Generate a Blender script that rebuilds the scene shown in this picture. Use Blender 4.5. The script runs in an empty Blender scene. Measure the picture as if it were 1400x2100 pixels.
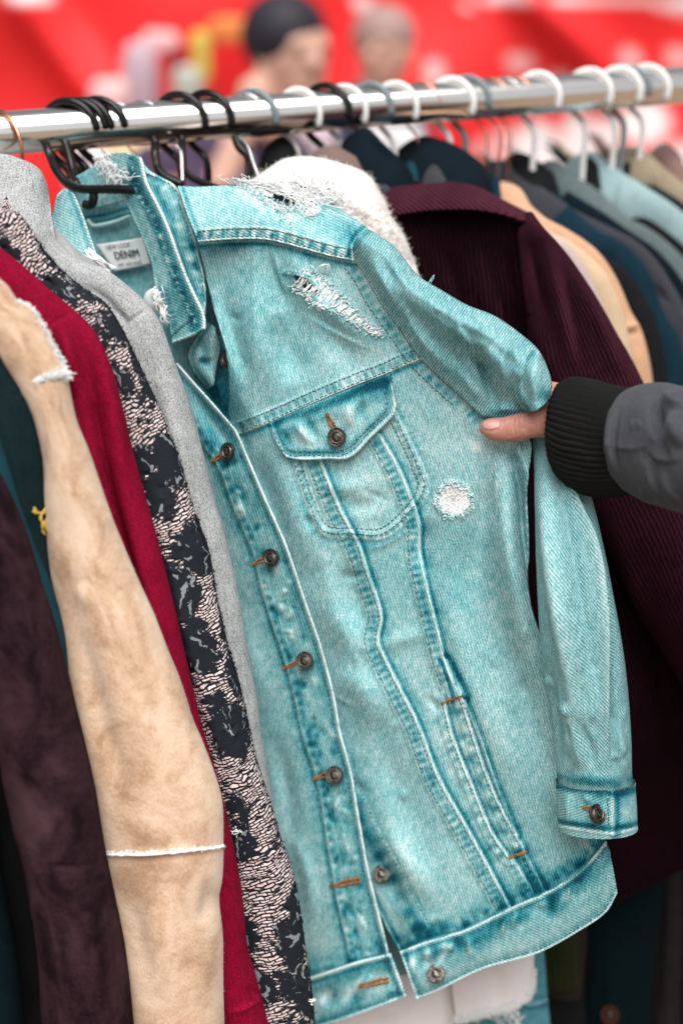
import bpy, math, random
import numpy as np
from mathutils import Vector, Matrix, kdtree

rng = np.random.default_rng(7)
random.seed(7)
scene = bpy.context.scene
col = scene.collection

# ------------------------------------------------------------------ camera
F = 2917.0
PITCH = math.radians(20.0)
CP, SP = math.cos(PITCH), math.sin(PITCH)
CAMZ = 1.72
CAM = np.array([0.0, 0.0, CAMZ])
RT = np.array([1.0, 0.0, 0.0]); UP = np.array([0.0, SP, CP]); FW = np.array([0.0, CP, -SP])

def P(u, v, d):
    """A point of the place seen at photo pixel (u, v) and distance d along the view axis."""
    u = np.asarray(u, float); v = np.asarray(v, float); d = np.asarray(d, float)
    x = (u - 700.0) / F * d; y = (1050.0 - v) / F * d
    return CAM + x[..., None] * RT + y[..., None] * UP + d[..., None] * FW

def project(W):
    q = np.asarray(W) - CAM
    d = q @ FW
    return 700.0 + F * (q @ RT) / d, 1050.0 - F * (q @ UP) / d, d

KZ = .16
def plane(L, kx=0.0, kz=KZ):
    """distance of an upright plane (leaning by kz, turned by kx)."""
    def f(u, v):
        x = (np.asarray(u, float) - 700.0) / F; y = (1050.0 - np.asarray(v, float)) / F
        return L * (1 + .197 * kz) / (CP + y * SP - kx * x - kz * (-SP + y * CP))
    return f

# ------------------------------------------------------------------ curves, noise
def cr(pts, n):
    """n points along a smooth curve through pts, evenly spaced."""
    p = np.asarray(pts, float)
    if len(p) == 2:
        t = np.linspace(0, 1, n)[:, None]
        return p[0] * (1 - t) + p[1] * t
    ext = np.vstack([2 * p[0] - p[1], p, 2 * p[-1] - p[-2]])
    out = []
    for i in range(len(p) - 1):
        p0, p1, p2, p3 = ext[i:i + 4]
        d1 = max(np.linalg.norm(p1 - p0), 1e-9) ** .5; d2 = max(np.linalg.norm(p2 - p1), 1e-9) ** .5; d3 = max(np.linalg.norm(p3 - p2), 1e-9) ** .5
        t0, t1, t2, t3 = 0, d1, d1 + d2, d1 + d2 + d3
        t = np.linspace(t1, t2, 24, endpoint=False)[:, None]
        A1 = (t1 - t) / (t1 - t0) * p0 + (t - t0) / (t1 - t0) * p1
        A2 = (t2 - t) / (t2 - t1) * p1 + (t - t1) / (t2 - t1) * p2
        A3 = (t3 - t) / (t3 - t2) * p2 + (t - t2) / (t3 - t2) * p3
        B1 = (t2 - t) / (t2 - t0) * A1 + (t - t0) / (t2 - t0) * A2
        B2 = (t3 - t) / (t3 - t1) * A2 + (t - t1) / (t3 - t1) * A3
        out.append((t2 - t) / (t2 - t1) * B1 + (t - t1) / (t2 - t1) * B2)
    q = np.vstack(out + [p[-1:]])
    s = np.concatenate([[0], np.cumsum(np.linalg.norm(np.diff(q, axis=0), axis=1))])
    k = np.linspace(0, s[-1], n)
    return np.stack([np.interp(k, s, q[:, j]) for j in range(q.shape[1])], 1)

def plen(pts):
    q = cr(pts, 60)
    return np.linalg.norm(np.diff(q[:, :2], axis=0), axis=1).sum()

def offset(pts, off, n=None):
    """curve moved sideways by off pixels (positive = to the right of travel, image axes)."""
    n = n or max(12, int(plen(pts) / 12))
    q = cr(pts, n)
    t = np.gradient(q[:, :2], axis=0); t /= np.linalg.norm(t, axis=1)[:, None] + 1e-9
    q = q.copy(); q[:, 0] += -t[:, 1] * off; q[:, 1] += t[:, 0] * off
    return q

_tab = rng.random((16, 257, 257))
_tab[:, 256, :] = _tab[:, 0, :]; _tab[:, :, 256] = _tab[:, :, 0]
def vnoise(x, y, seed=0):
    T = _tab[seed % 16]
    x = np.asarray(x, float) + 1000.37 * (seed + 1); y = np.asarray(y, float) + 517.13 * (seed + 1)
    xi = np.floor(x).astype(int); yi = np.floor(y).astype(int)
    fx = x - xi; fy = y - yi
    fx = fx * fx * (3 - 2 * fx); fy = fy * fy * (3 - 2 * fy)
    xi &= 255; yi &= 255
    a = T[yi, xi]; b = T[yi, xi + 1]; c = T[yi + 1, xi]; d = T[yi + 1, xi + 1]
    return (a * (1 - fx) + b * fx) * (1 - fy) + (c * (1 - fx) + d * fx) * fy * 1.0

def fbm(x, y, seed=0, oct=3):
    s = 0; a = 1.0; tot = 0
    for k in range(oct):
        s = s + a * (vnoise(x * 2 ** k, y * 2 ** k, seed + k) - .5); tot += a; a *= .5
    return s / tot * 2

def sstep(a, b, x):
    t = np.clip((x - a) / (b - a), 0, 1)
    return t * t * (3 - 2 * t)

# ------------------------------------------------------------------ objects
def root_loc(o):
    w = Vector((0, 0, 0))
    while o is not None:
        w = w + o.location; o = o.parent
    return np.array(w)

def tag(o, label=None, cat=None, group=None, kind=None):
    if label: o['label'] = label
    if cat: o['category'] = cat
    if group: o['group'] = group
    if kind: o['kind'] = kind
    return o

def thing(name, label, cat, loc, group=None):
    o = bpy.data.objects.new(name, None); col.objects.link(o)
    o.empty_display_size = .03
    o.location = [float(a) for a in loc]
    return tag(o, label, cat, group)

def mesh_data(name, V, quads=None, tris=None, uv=None, attrs=None, smooth=True):
    V = np.asarray(V, np.float32).reshape(-1, 3)
    parts = []; sizes = []
    if quads is not None and len(quads):
        quads = np.asarray(quads, np.int32); parts.append(quads.ravel()); sizes.append(np.full(len(quads), 4, np.int32))
    if tris is not None and len(tris):
        tris = np.asarray(tris, np.int32); parts.append(tris.ravel()); sizes.append(np.full(len(tris), 3, np.int32))
    loops = np.concatenate(parts); sz = np.concatenate(sizes)
    me = bpy.data.meshes.new(name)
    me.vertices.add(len(V)); me.vertices.foreach_set('co', V.ravel())
    me.loops.add(len(loops)); me.loops.foreach_set('vertex_index', loops)
    me.polygons.add(len(sz))
    st = np.concatenate([[0], np.cumsum(sz)[:-1]]).astype(np.int32)
    me.polygons.foreach_set('loop_start', st)
    if uv is not None:
        l = me.uv_layers.new(name='UVMap')
        l.data.foreach_set('uv', np.asarray(uv, np.float32)[loops].ravel())
    if attrs:
        for k, a in attrs.items():
            at = me.attributes.new(k, 'FLOAT', 'POINT')
            at.data.foreach_set('value', np.asarray(a, np.float32).ravel())
    me.update(calc_edges=True); me.validate()
    me.polygons.foreach_set('use_smooth', np.full(len(sz), smooth, bool))
    me.update()
    return me

def obj(name, V, quads=None, tris=None, mat=None, parent=None, uv=None, attrs=None, smooth=True, solid=0.0):
    V = np.asarray(V, float).reshape(-1, 3)
    if parent is not None:
        V = V - root_loc(parent); loc = None
    else:
        loc = V.mean(0); loc[2] = V[:, 2].min(); V = V - loc
    me = mesh_data(name, V, quads, tris, uv, attrs, smooth)
    o = bpy.data.objects.new(name, me); col.objects.link(o)
    if parent is not None: o.parent = parent
    else: o.location = [float(a) for a in loc]
    if mat: me.materials.append(mat)
    if solid:
        m = o.modifiers.new('thickness', 'SOLIDIFY'); m.thickness = solid; m.offset = -1; m.use_even_offset = False
    return o

def grid_quads(nv, nu, wrap=False, flip=False):
    i = np.arange(nv - 1)[:, None]; j = np.arange(nu if wrap else nu - 1)[None, :]
    j2 = (j + 1) % nu
    a = i * nu + j; b = i * nu + j2; c = (i + 1) * nu + j2; d = (i + 1) * nu + j
    q = np.stack([a, b, c, d], -1).reshape(-1, 4)
    return q[:, ::-1] if not flip else q

class Bag:
    """collects pieces into ONE mesh"""
    def __init__(s): s.V = []; s.Q = []; s.T = []; s.n = 0
    def add(s, V, quads=None, tris=None):
        V = np.asarray(V, float).reshape(-1, 3)
        if quads is not None and len(quads): s.Q.append(np.asarray(quads) + s.n)
        if tris is not None and len(tris): s.T.append(np.asarray(tris) + s.n)
        s.V.append(V); s.n += len(V)
    def tube(s, W, r, k=6, cap=True, flat=1.0, up=None):
        W = np.asarray(W, float); n = len(W)
        r = np.atleast_1d(np.asarray(r, float))
        r = np.full(n, r[0]) if len(r) == 1 else np.interp(np.linspace(0, 1, n), np.linspace(0, 1, len(r)), r)
        t = np.gradient(W, axis=0); t /= np.linalg.norm(t, axis=1)[:, None] + 1e-12
        ref = np.array([0, -1.0, .3]) if up is None else np.asarray(up, float)
        a = np.cross(t, ref); bad = np.linalg.norm(a, axis=1) < 1e-3
        a[bad] = np.cross(t[bad], np.array([1.0, .2, 0]))
        a /= np.linalg.norm(a, axis=1)[:, None] + 1e-12
        b = np.cross(a, t)
        th = np.arange(k) / k * 2 * np.pi
        V = W[:, None, :] + r[:, None, None] * (np.cos(th)[None, :, None] * a[:, None, :] * flat + np.sin(th)[None, :, None] * b[:, None, :])
        q = grid_quads(n, k, wrap=True)
        V = V.reshape(-1, 3); tr = []
        if cap:
            m = len(V); V = np.vstack([V, W[0] - t[0] * r[0] * .5, W[-1] + t[-1] * r[-1] * .5])
            for j in range(k):
                j2 = (j + 1) % k
                tr += [(m, j, j2), (m + 1, (n - 1) * k + j2, (n - 1) * k + j)]
        s.add(V, q, tr)
    def out(s, name, mat, parent=None, smooth=True):
        V = np.vstack(s.V)
        return obj(name, V, np.vstack(s.Q) if s.Q else None, np.vstack(s.T) if s.T else None, mat, parent, smooth=smooth)

# ------------------------------------------------------------------ relief + dye of a sewn panel
def dist_poly(U, V, pts):
    """unsigned distance, signed side and arc length to a polyline, per vertex"""
    p = np.asarray(pts, float)[:, :2]
    best = np.full(U.shape, 1e9); sd = np.zeros(U.shape); tt = np.zeros(U.shape)
    acc = 0.0
    for a, b in zip(p[:-1], p[1:]):
        d = b - a; L = np.hypot(*d)
        if L < 1e-6: continue
        x = U - a[0]; y = V - a[1]
        k = np.clip((x * d[0] + y * d[1]) / (L * L), 0, 1)
        ex = x - k * d[0]; ey = y - k * d[1]
        q = ex * ex + ey * ey
        m = q < best
        best[m] = q[m]
        cz = d[0] * y - d[1] * x
        sd[m] = np.sign(cz[m]); tt[m] = acc + k[m] * L
        acc += L
    return np.sqrt(best), sd, tt, acc

class Relief:
    """H in metres towards the viewer, dye 0 pale .. 1 deep blue"""
    gain = 1.75
    def __init__(s, U, V, base=.36):
        s.U = U; s.V = V; s.H = np.zeros(U.shape); s.dye = np.full(U.shape, base)
    def near(s, pts, pad):
        p = np.asarray(pts, float)
        m = (s.U > p[:, 0].min() - pad) & (s.U < p[:, 0].max() + pad) & (s.V > p[:, 1].min() - pad) & (s.V < p[:, 1].max() + pad)
        return np.nonzero(m.ravel())[0]
    def _do(s, pts, pad, fn, n=None):
        q = cr(pts, n or max(6, int(plen(pts) / 16)))
        i = s.near(q, pad)
        if not len(i): return
        d, sg, t, L = dist_poly(s.U.ravel()[i], s.V.ravel()[i], q)
        h, dy = fn(d, sg, t, L)
        s.H.ravel()[i] += h; s.dye.ravel()[i] += dy
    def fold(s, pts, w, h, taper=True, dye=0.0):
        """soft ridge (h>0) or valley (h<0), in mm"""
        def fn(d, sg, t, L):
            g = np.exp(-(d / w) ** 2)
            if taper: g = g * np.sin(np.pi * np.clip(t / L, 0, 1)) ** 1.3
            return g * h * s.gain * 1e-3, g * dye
        s._do(pts, w * 3, fn)
    def crease(s, pts, w, h, side=1, soft=5.0):
        """one-sided step: height on one side falls away over w"""
        def fn(d, sg, t, L):
            x = d * sg * side
            k = np.where(x > 0, np.exp(-x / w), np.exp(-(x / soft) ** 2))
            k = k * np.sin(np.pi * np.clip(t / L, 0.001, .999)) ** 1.2
            return k * h * 1e-3, 0 * d
        s._do(pts, w * 4, fn)
    def felled(s, pts, w, side=1, h=1.1, dark=.32, edge=.26, per=15.0, puck=.55, band=.10, seed=1):
        """lapped seam: a raised band of width w on one side of the line, a pale rolled edge on the line
        and undyed/deep patches where the sewing puckers"""
        def fn(d, sg, t, L):
            x = d * sg * side
            b = sstep(-1.5, 1.0, x) * (1 - sstep(w, w + 5, x))
            ed = np.exp(-((x - 1.5) / 3.0) ** 2)
            out = np.exp(-((x + 5) / 4.5) ** 2) * (.45 + .55 * vnoise(t / 33., 0 * t, seed + 3)) + .4 * np.exp(-((x + 12) / 10.) ** 2) * vnoise(t / 25., 0 * t, seed + 5)
            n1 = vnoise(t / per * 1.9, x / (w * 1.6), seed); n2 = vnoise(t / per * .7, 0 * t + 3, seed + 1)
            pk = np.sin(t / per * 2 * np.pi + 4 * n2) * .6 + (n1 - .5) * 1.5
            mid = np.clip(1 - np.abs((x - w * .55) / (w * .55)), 0, 1)
            H = b * h + ed * h * .45 + mid * b * pk * puck * .8 - out * h * .35
            wob = np.exp(-(np.abs(x + 8) / 14.) ** 2) * (x < 0) * pk * puck * .45
            D = out * dark * 1.15 - ed * edge + mid * b * (band + pk * .30)
            return (H + wob) * 1e-3, D * .8
        s._do(pts, w + 40, fn)
    def edge(s, pts, h=1.2, w=3.2, pale=.32, shade=0.0, side=1):
        """rolled worn edge"""
        def fn(d, sg, t, L):
            g = np.exp(-(d / w) ** 2)
            g2 = np.exp(-((d * sg * side - w * 2.4) / (w * 1.6)) ** 2)
            n = .75 + .5 * vnoise(t / 14., 0 * t, 4)
            return (g * h - g2 * .4) * 1e-3, -g * pale * .85 * n + g2 * shade * n
        s._do(pts, 40, fn)
    def stripe(s, pts, w, dye, h=0.0, per=0, seed=2):
        def fn(d, sg, t, L):
            g = np.exp(-(d / w) ** 2)
            n = vnoise(t / per, d * sg / (w * 1.2), seed) * 2 if per else 1
            return g * h * 1e-3 * n, g * dye * n
        s._do(pts, w * 3, fn)
    def spot(s, u, v, ru, rv, h=0.0, dye=0.0, rot=0.0):
        c, n = math.cos(rot), math.sin(rot)
        x = (s.U - u) * c + (s.V - v) * n; y = -(s.U - u) * n + (s.V - v) * c
        g = np.exp(-(x / ru) ** 2 - (y / rv) ** 2)
        s.H += g * h * 1e-3; s.dye += g * dye

def coons(top, bottom, left, right, step=2.4):
    nu = int(max(plen(top), plen(bottom)) / step) + 2
    nv = int(max(plen(left), plen(right)) / step) + 2
    T = cr(top, nu); B = cr(bottom, nu); L = cr(left, nv); R = cr(right, nv)
    s = np.linspace(0, 1, nu)[None, :, None]; t = np.linspace(0, 1, nv)[:, None, None]
    S = (1 - t) * T[None] + t * B[None] + (1 - s) * L[:, None] + s * R[:, None]
    S = S - ((1 - s) * (1 - t) * T[0] + s * (1 - t) * T[-1] + (1 - s) * t * B[0] + s * t * B[-1])
    return S[..., 0], S[..., 1], s[..., 0] + 0 * S[..., 0], t[..., 0] + 0 * S[..., 0]

class Panel:
    """a piece of cloth: outline in the picture, real distance from depth(u,v,s,t), relief from relief(R,s,t)"""
    def __init__(p, name, mat, parent, top, bottom, left, right, depth, relief=None, step=2.4, uvrot=0.0, solid=.0014, base=.33, hole=None, uvs=.00040, attrs_dye=True):
        U, V, S, T = coons(top, bottom, left, right, step)
        R = Relief(U, V, base)
        R.dye += .11 * fbm(U / 190, V / 260, 2) + .055 * fbm(U / 45, V / 60, 5) + .06 * fbm(U / 9, V / 14, 8, 2)
        R.H += .0007 * fbm(U / 60, V / 75, 3)
        if relief: relief(R, S, T)
        d = depth(U, V, S, T) - R.H
        W = P(U, V, d)
        p.W = W.reshape(-1, 3); p.U = U.ravel(); p.V = V.ravel(); p.shape = U.shape
        dx = np.gradient(W, axis=1); dy = np.gradient(W, axis=0)
        n = np.cross(dx, dy); n /= np.linalg.norm(n, axis=2)[..., None] + 1e-12
        if (n * (W - CAM)).sum(-1).mean() > 0: n = -n
        p.N = n.reshape(-1, 3)
        q = grid_quads(*U.shape)
        f0 = q[len(q) // 2]; e = p.W[f0]
        if np.dot(np.cross(e[1] - e[0], e[2] - e[1]), e[0] - CAM) > 0: q = q[:, ::-1]
        if hole is not None:
            cu = U.ravel()[q].mean(1); cv = V.ravel()[q].mean(1)
            q = q[~hole(cu, cv)]
        c, s_ = math.cos(uvrot), math.sin(uvrot)
        uv = np.stack([(U * c - V * s_) * uvs, (U * s_ + V * c) * uvs], -1).reshape(-1, 2)
        p.dye = np.clip(R.dye, 0, 1.2)
        p.o = obj(name, p.W, q, None, mat, parent, uv=uv, attrs={'dye': p.dye} if attrs_dye else None, solid=solid)
        kd = kdtree.KDTree(len(p.U))
        for i, (a, b) in enumerate(zip(p.U, p.V)): kd.insert((a, b, 0), i)
        kd.balance(); p.kd = kd
    def at(p, u, v, lift=0.0):
        _, i, _ = p.kd.find((u, v, 0))
        return p.W[i] + p.N[i] * lift, p.N[i]

def stitch_path(bag, panel, pts, r=.00042, length=7.0, gap=2.6, lift=.0002):
    L = plen(pts); n = max(4, int(L / 1.5)); q = cr(pts, n)
    s = np.linspace(0, L, n); x = 0.0
    while x + length < L:
        a = []
        for k in (0, .3, .7, 1):
            ss = x + k * length
            u = np.interp(ss, s, q[:, 0]); v = np.interp(ss, s, q[:, 1])
            w, nn = panel.at(u, v, lift * (1 if k in (.3, .7) else -1.6))
            a.append(w)
        bag.tube(a, r * (.9 + .2 * random.random()), 5)
        x += length + gap * (.8 + .5 * random.random())

def tube_cloth(name, mat, parent, Lp, Rp, bulge, nu=96, step=3.0, relief=None, uvs=None, power=1.0, cap=False, base=.36, ends=False):
    """closed tube of cloth. Lp, Rp: lists (u, v, d): its left and right outlines with distance; bulge: half depth in m"""
    nv = int(max(plen([a[:2] for a in Lp]), plen([a[:2] for a in Rp])) / step) + 2
    L = cr(Lp, nv); R = cr(Rp, nv)
    WL = P(L[:, 0], L[:, 1], L[:, 2]); WR = P(R[:, 0], R[:, 1], R[:, 2])
    C = (WL + WR) / 2; A = (WR - WL) / 2
    t = np.gradient(C, axis=0); t /= np.linalg.norm(t, axis=1)[:, None]
    B = np.cross(t, A); B /= np.linalg.norm(B, axis=1)[:, None]
    B *= np.sign((B * (CAM - C)).sum(1))[:, None]
    bl = np.interp(np.linspace(0, 1, nv), np.linspace(0, 1, len(np.atleast_1d(bulge))), np.atleast_1d(bulge))
    th = np.linspace(0, 2 * np.pi, nu, endpoint=False)
    ct = np.cos(th); sn = np.sin(th)
    ct = np.sign(ct) * np.abs(ct) ** power; 
    W = C[:, None] + A[:, None] * ct[None, :, None] + B[:, None] * (bl[:, None] * sn[None, :])[..., None]
    U, V, D = project(W)
    Rl = Relief(U, V, base)
    S = np.broadcast_to(ct[None, :], U.shape); T = np.broadcast_to(np.linspace(0, 1, nv)[:, None], U.shape)
    dx = np.roll(W, -1, 1) - np.roll(W, 1, 1); dy = np.gradient(W, axis=0)
    n = np.cross(dx, dy); n /= np.linalg.norm(n, axis=2)[..., None] + 1e-12
    if ((W - C[:, None]) * n).sum() < 0: n = -n
    Rl.H += .0009 * fbm(U / 70, V / 90, 6)
    if relief: relief(Rl, S, T)
    fr = np.clip(sn * 1.6 + .35, 0, 1)[None, :]
    W = W + n * (Rl.H * fr)[..., None]
    seg = np.linalg.norm(np.roll(W, -1, 1) - W, axis=2).mean(0); uu = np.concatenate([[0], np.cumsum(seg)[:-1]])
    vv = np.concatenate([[0], np.cumsum(np.linalg.norm(np.diff(C, axis=0), axis=1))])
    uv = np.stack(np.broadcast_arrays(uu[None, :], vv[:, None]), -1).reshape(-1, 2)
    Vt = W.reshape(-1, 3); q = grid_quads(nv, nu, wrap=True, flip=True); tr = []
    if ends:
        m = len(Vt); Vt = np.vstack([Vt, W[0].mean(0), W[-1].mean(0)]); uv = np.vstack([uv, uv[0], uv[-1]])
        for j in range(nu):
            j2 = (j + 1) % nu
            tr += [(m, j2, j), (m + 1, (nv - 1) * nu + j, (nv - 1) * nu + j2)]
    dye = Rl.dye.ravel()
    if len(Vt) > len(dye): dye = np.concatenate([dye, dye[:1], dye[-1:]])
    o = obj(name, Vt, q, tr, mat, parent, uv=uv, attrs={'dye': np.clip(dye, 0, 1.2)})
    class R_: pass
    r = R_(); r.o = o; r.W = W.reshape(-1, 3); r.N = n.reshape(-1, 3); r.U = U.ravel(); r.V = V.ravel()
    front = np.nonzero(np.broadcast_to(sn[None, :] > -.15, U.shape).ravel())[0]
    kd = kdtree.KDTree(len(front))
    for i in front: kd.insert((r.U[i], r.V[i], 0), int(i))
    kd.balance(); r.kd = kd; r.front = front
    def at(u, v, lift=0.0):
        _, i, _ = kd.find((u, v, 0)); return r.W[i] + r.N[i] * lift, r.N[i]
    r.at = at
    return r

def fuzz(name, mat, parent, W, N, count, length, r, curl=.5, seed=0, k=3, down=0.0):
    """short fibres standing out of a surface, one mesh"""
    g = np.random.default_rng(seed)
    i = g.integers(0, len(W), count)
    b = Bag()
    for j in i:
        n = N[j] + g.normal(0, curl, 3) + np.array([0, 0, -down]); n /= np.linalg.norm(n) + 1e-9
        l = length * g.uniform(.5, 1.3); side = g.normal(0, 1, 3) * l * .25
        b.tube([W[j] - n * .0006, W[j] + n * l * .5 + side * .4, W[j] + n * l * .8 + side], [r, r * .8, r * .4], k, cap=False)
    return b.out(name, mat, parent)

def smooth_rand_thread(a, b, wob, g, n=7):
    t = np.linspace(0, 1, n)[:, None]
    w = g.normal(0, wob, (n, 3)); w[0] = 0; w[-1] = 0
    return cr(a * (1 - t) + b * t + w * np.sin(np.pi * t), n * 2)
# ------------------------------------------------------------------ materials
def srgb(r, g, b):
    f = lambda c: (c / 255 / 12.92) if c / 255 <= .04045 else ((c / 255 + .055) / 1.055) ** 2.4
    return (f(r), f(g), f(b), 1)

class Mat:
    def __init__(m, name, rough=.85, spec=.25, sheen=0.0, metal=0.0):
        m.m = bpy.data.materials.new(name); m.m.use_nodes = True
        m.t = m.m.node_tree; m.b = m.t.nodes['Principled BSDF']
        m.b.inputs['Roughness'].default_value = rough
        m.b.inputs['Specular IOR Level'].default_value = spec
        m.b.inputs['Sheen Weight'].default_value = sheen
        m.b.inputs['Sheen Roughness'].default_value = .5
        m.b.inputs['Metallic'].default_value = metal
    def n(m, typ, out=0, props=None, **ins):
        nd = m.t.nodes.new(typ)
        for k, v in (props or {}).items(): setattr(nd, k, v)
        for k, v in ins.items():
            key = int(k[1:]) if k[0] == 'i' and k[1:].isdigit() else k.replace('_', ' ')
            m.put(nd.inputs[key], v)
        return nd.outputs[out]
    def put(m, sock, v):
        if isinstance(v, bpy.types.NodeSocket): m.t.links.new(v, sock)
        else: sock.default_value = v
    def uv(m): return m.n('ShaderNodeTexCoord', 'UV')
    def ob(m): return m.n('ShaderNodeTexCoord', 'Object')
    def math(m, op, a, b=0.0, c=0.0, clamp=False):
        return m.n('ShaderNodeMath', 0, {'operation': op, 'use_clamp': clamp}, i0=a, i1=b, i2=c)
    def noise(m, vec, scale, detail=2.0, rough=.5, dist=0.0):
        return m.n('ShaderNodeTexNoise', 'Fac', None, Vector=vec, Scale=scale, Detail=detail, Roughness=rough, Distortion=dist)
    def map(m, vec, scale=(1, 1, 1), rot=(0, 0, 0), loc=(0, 0, 0)):
        return m.n('ShaderNodeMapping', 0, None, Vector=vec, Scale=scale, Rotation=rot, Location=loc)
    def ramp(m, fac, stops):
        nd = m.t.nodes.new('ShaderNodeValToRGB'); m.put(nd.inputs[0], fac)
        e = nd.color_ramp.elements
        while len(e) < len(stops): e.new(.5)
        for x, (p_, c_) in zip(e, stops): x.position = p_; x.color = c_ if len(c_) == 4 else (*c_, 1)
        return nd.outputs[0]
    def mix(m, f, a, b, mode='MIX'):
        return m.n('ShaderNodeMix', 2, {'data_type': 'RGBA', 'blend_type': mode}, i0=f, i6=a, i7=b)
    def sep(m, vec):
        nd = m.t.nodes.new('ShaderNodeSeparateXYZ'); m.put(nd.inputs[0], vec); return nd.outputs
    def color(m, c): m.put(m.b.inputs['Base Color'], c)
    def bump(m, h, dist, strength=1.0):
        m.put(m.b.inputs['Normal'], m.n('ShaderNodeBump', 0, None, Strength=strength, Distance=dist, Height=h))

def plain(name, c, rough=.6, spec=.4, metal=0.0, var=.12, scale=60, bump=0.0, bscale=300):
    m = Mat(name, rough, spec, metal=metal)
    n = m.noise(m.ob(), scale, 3)
    c = np.array(c[:3])
    m.color(m.mix(n, (*(c * (1 - var)), 1), (*np.minimum(c * (1 + var), 1), 1)))
    m.put(m.b.inputs['Roughness'], m.math('MULTIPLY_ADD', m.noise(m.ob(), scale * 2, 2), .2, rough - .1))
    if bump: m.bump(m.noise(m.ob(), bscale, 3), bump)
    return m.m

def denim_mat(name, stops, rot=.32, period=.0021, amp=.20):
    m = Mat(name, .9, .12)
    uv = m.uv()
    wob = m.n('ShaderNodeTexNoise', 'Color', None, Vector=uv, Scale=220.0, Detail=1.0)
    p = m.n('ShaderNodeVectorMath', 0, {'operation': 'MULTIPLY_ADD'}, i0=wob, i1=(.0007, .0007, 0), i2=uv)
    x = m.sep(m.map(p, rot=(0, 0, rot)))[0]
    tw = m.math('SINE', m.math('MULTIPLY', x, 2 * math.pi / period))
    slub = m.noise(m.map(uv, scale=(1, .2, 1)), 620.0, 2.0)
    weft = m.noise(m.map(uv, scale=(.3, 1, 1)), 700.0, 1.0)
    fine = m.noise(uv, 760.0, 3.0, .75)
    dye = m.n('ShaderNodeAttribute', 'Fac', {'attribute_name': 'dye'})
    # twill shows more where the cloth kept some dye
    ta = m.math('MULTIPLY', tw, amp * .5)
    f = m.math('ADD', dye, ta)
    f = m.math('ADD', f, m.math('MULTIPLY_ADD', slub, .55, -.275))
    f = m.math('ADD', f, m.math('MULTIPLY_ADD', weft, .22, -.11))
    f = m.math('ADD', f, m.math('MULTIPLY_ADD', fine, 1.0, -.50))
    m.color(m.ramp(f, stops))
    h = m.math('ADD', m.math('MULTIPLY', tw, .5), m.math('MULTIPLY', slub, 1.0))
    h = m.math('ADD', h, m.math('MULTIPLY', fine, .8))
    m.bump(h, .00035, .8)
    return m.m

WASHED = [(0.0, (.70, .82, .82)), (.28, (.295, .515, .53)), (.50, (.115, .345, .375)), (.76, (.014, .18, .225)), (1.0, (.003, .06, .095))]
M = {}
M['denim'] = denim_mat('washed_denim', WASHED)
M['denim_flat'] = denim_mat('washed_denim_crosswise', WASHED, rot=1.15)
M['denim_sleeve'] = denim_mat('washed_denim_sleeve', WASHED, rot=-.62, period=.0020, amp=.42)
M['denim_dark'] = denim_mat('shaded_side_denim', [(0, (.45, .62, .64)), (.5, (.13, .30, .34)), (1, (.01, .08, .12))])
M['jean_blue'] = denim_mat('blue_jean_denim', [(0, (.35, .55, .58)), (.4, (.08, .26, .31)), (1, (.01, .08, .12))])

def wool(name, c1, c2, s=1300.0, mott=30.0, bump=.0006, sheen=.0, mid=.5, dark=None):
    m = Mat(name, .95, .08, sheen=sheen)
    uv = m.uv()
    n1 = m.noise(uv, s, 3.0, .7); n2 = m.noise(uv, mott, 3.0)
    n3 = m.noise(m.map(uv, scale=(1, .35, 1), rot=(0, 0, .5)), s * .45, 2.0, .6)
    f = m.math('ADD', m.math('MULTIPLY', n1, .78), m.math('MULTIPLY', n3, .22))
    f = m.math('ADD', m.math('MULTIPLY_ADD', f, 2.6, -.8), m.math('MULTIPLY_ADD', n2, .5, -.25))
    m.color(m.ramp(f, [(.1, c1), (.9, c2)]))
    m.bump(m.math('ADD', n3, m.math('MULTIPLY', n1, .6)), bump, .9)
    return m.m
M['grey_wool'] = wool('grey_melange_wool', (.13, .136, .14), (.54, .555, .56), 720)
M['red_wool'] = wool('crimson_wool', (.085, .0006, .007), (.31, .0045, .036), 700, sheen=0.0)
M['green_wool'] = wool('dark_green_wool', (.002, .007, .009), (.009, .023, .027), 900, sheen=0.0)
M['teal_cloth'] = wool('teal_cotton', (.005, .028, .038), (.013, .056, .074), 1500, bump=.0003, sheen=0.0)
M['navy_cloth'] = wool('navy_cotton', (.0022, .005, .008), (.005, .0125, .019), 1500, bump=.0003, sheen=0.0)
M['blue_navy'] = wool('blue_navy_cotton', (.003, .011, .019), (.009, .032, .052), 1500, bump=.0003, sheen=0.0)
M['black_cloth'] = wool('black_cotton', (.004, .0045, .005), (.014, .015, .017), 1500, bump=.0003, sheen=0.0)
M['brown_wool'] = wool('brown_wool', (.10, .065, .055), (.22, .15, .125), 900, sheen=.1)
M['charcoal'] = wool('charcoal_cotton', (.018, .019, .024), (.052, .055, .068), 1500, sheen=.08)
M['greygreen'] = wool('grey_green_wool', (.05, .07, .072), (.135, .175, .18), 900, sheen=.1)
M['pale_teal'] = wool('pale_teal_corduroy', (.15, .235, .25), (.33, .45, .47), 700, sheen=.15)
M['olive_tan'] = wool('olive_tan_cloth', (.20, .16, .11), (.36, .29, .21), 900, sheen=.1)
M['rose_brown'] = wool('rose_brown_cloth', (.16, .09, .08), (.30, .19, .17), 900, sheen=.1)
M['tan'] = wool('tan_cotton', (.42, .235, .135), (.62, .38, .245), 1200, bump=.0002, sheen=.1)
M['sand'] = wool('sand_cotton', (.44, .31, .20), (.64, .48, .33), 1200, bump=.0002, sheen=.1)
M['pinkish'] = wool('dusty_pink_cotton', (.36, .27, .26), (.55, .44, .42), 1200, bump=.0002, sheen=.1)
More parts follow.
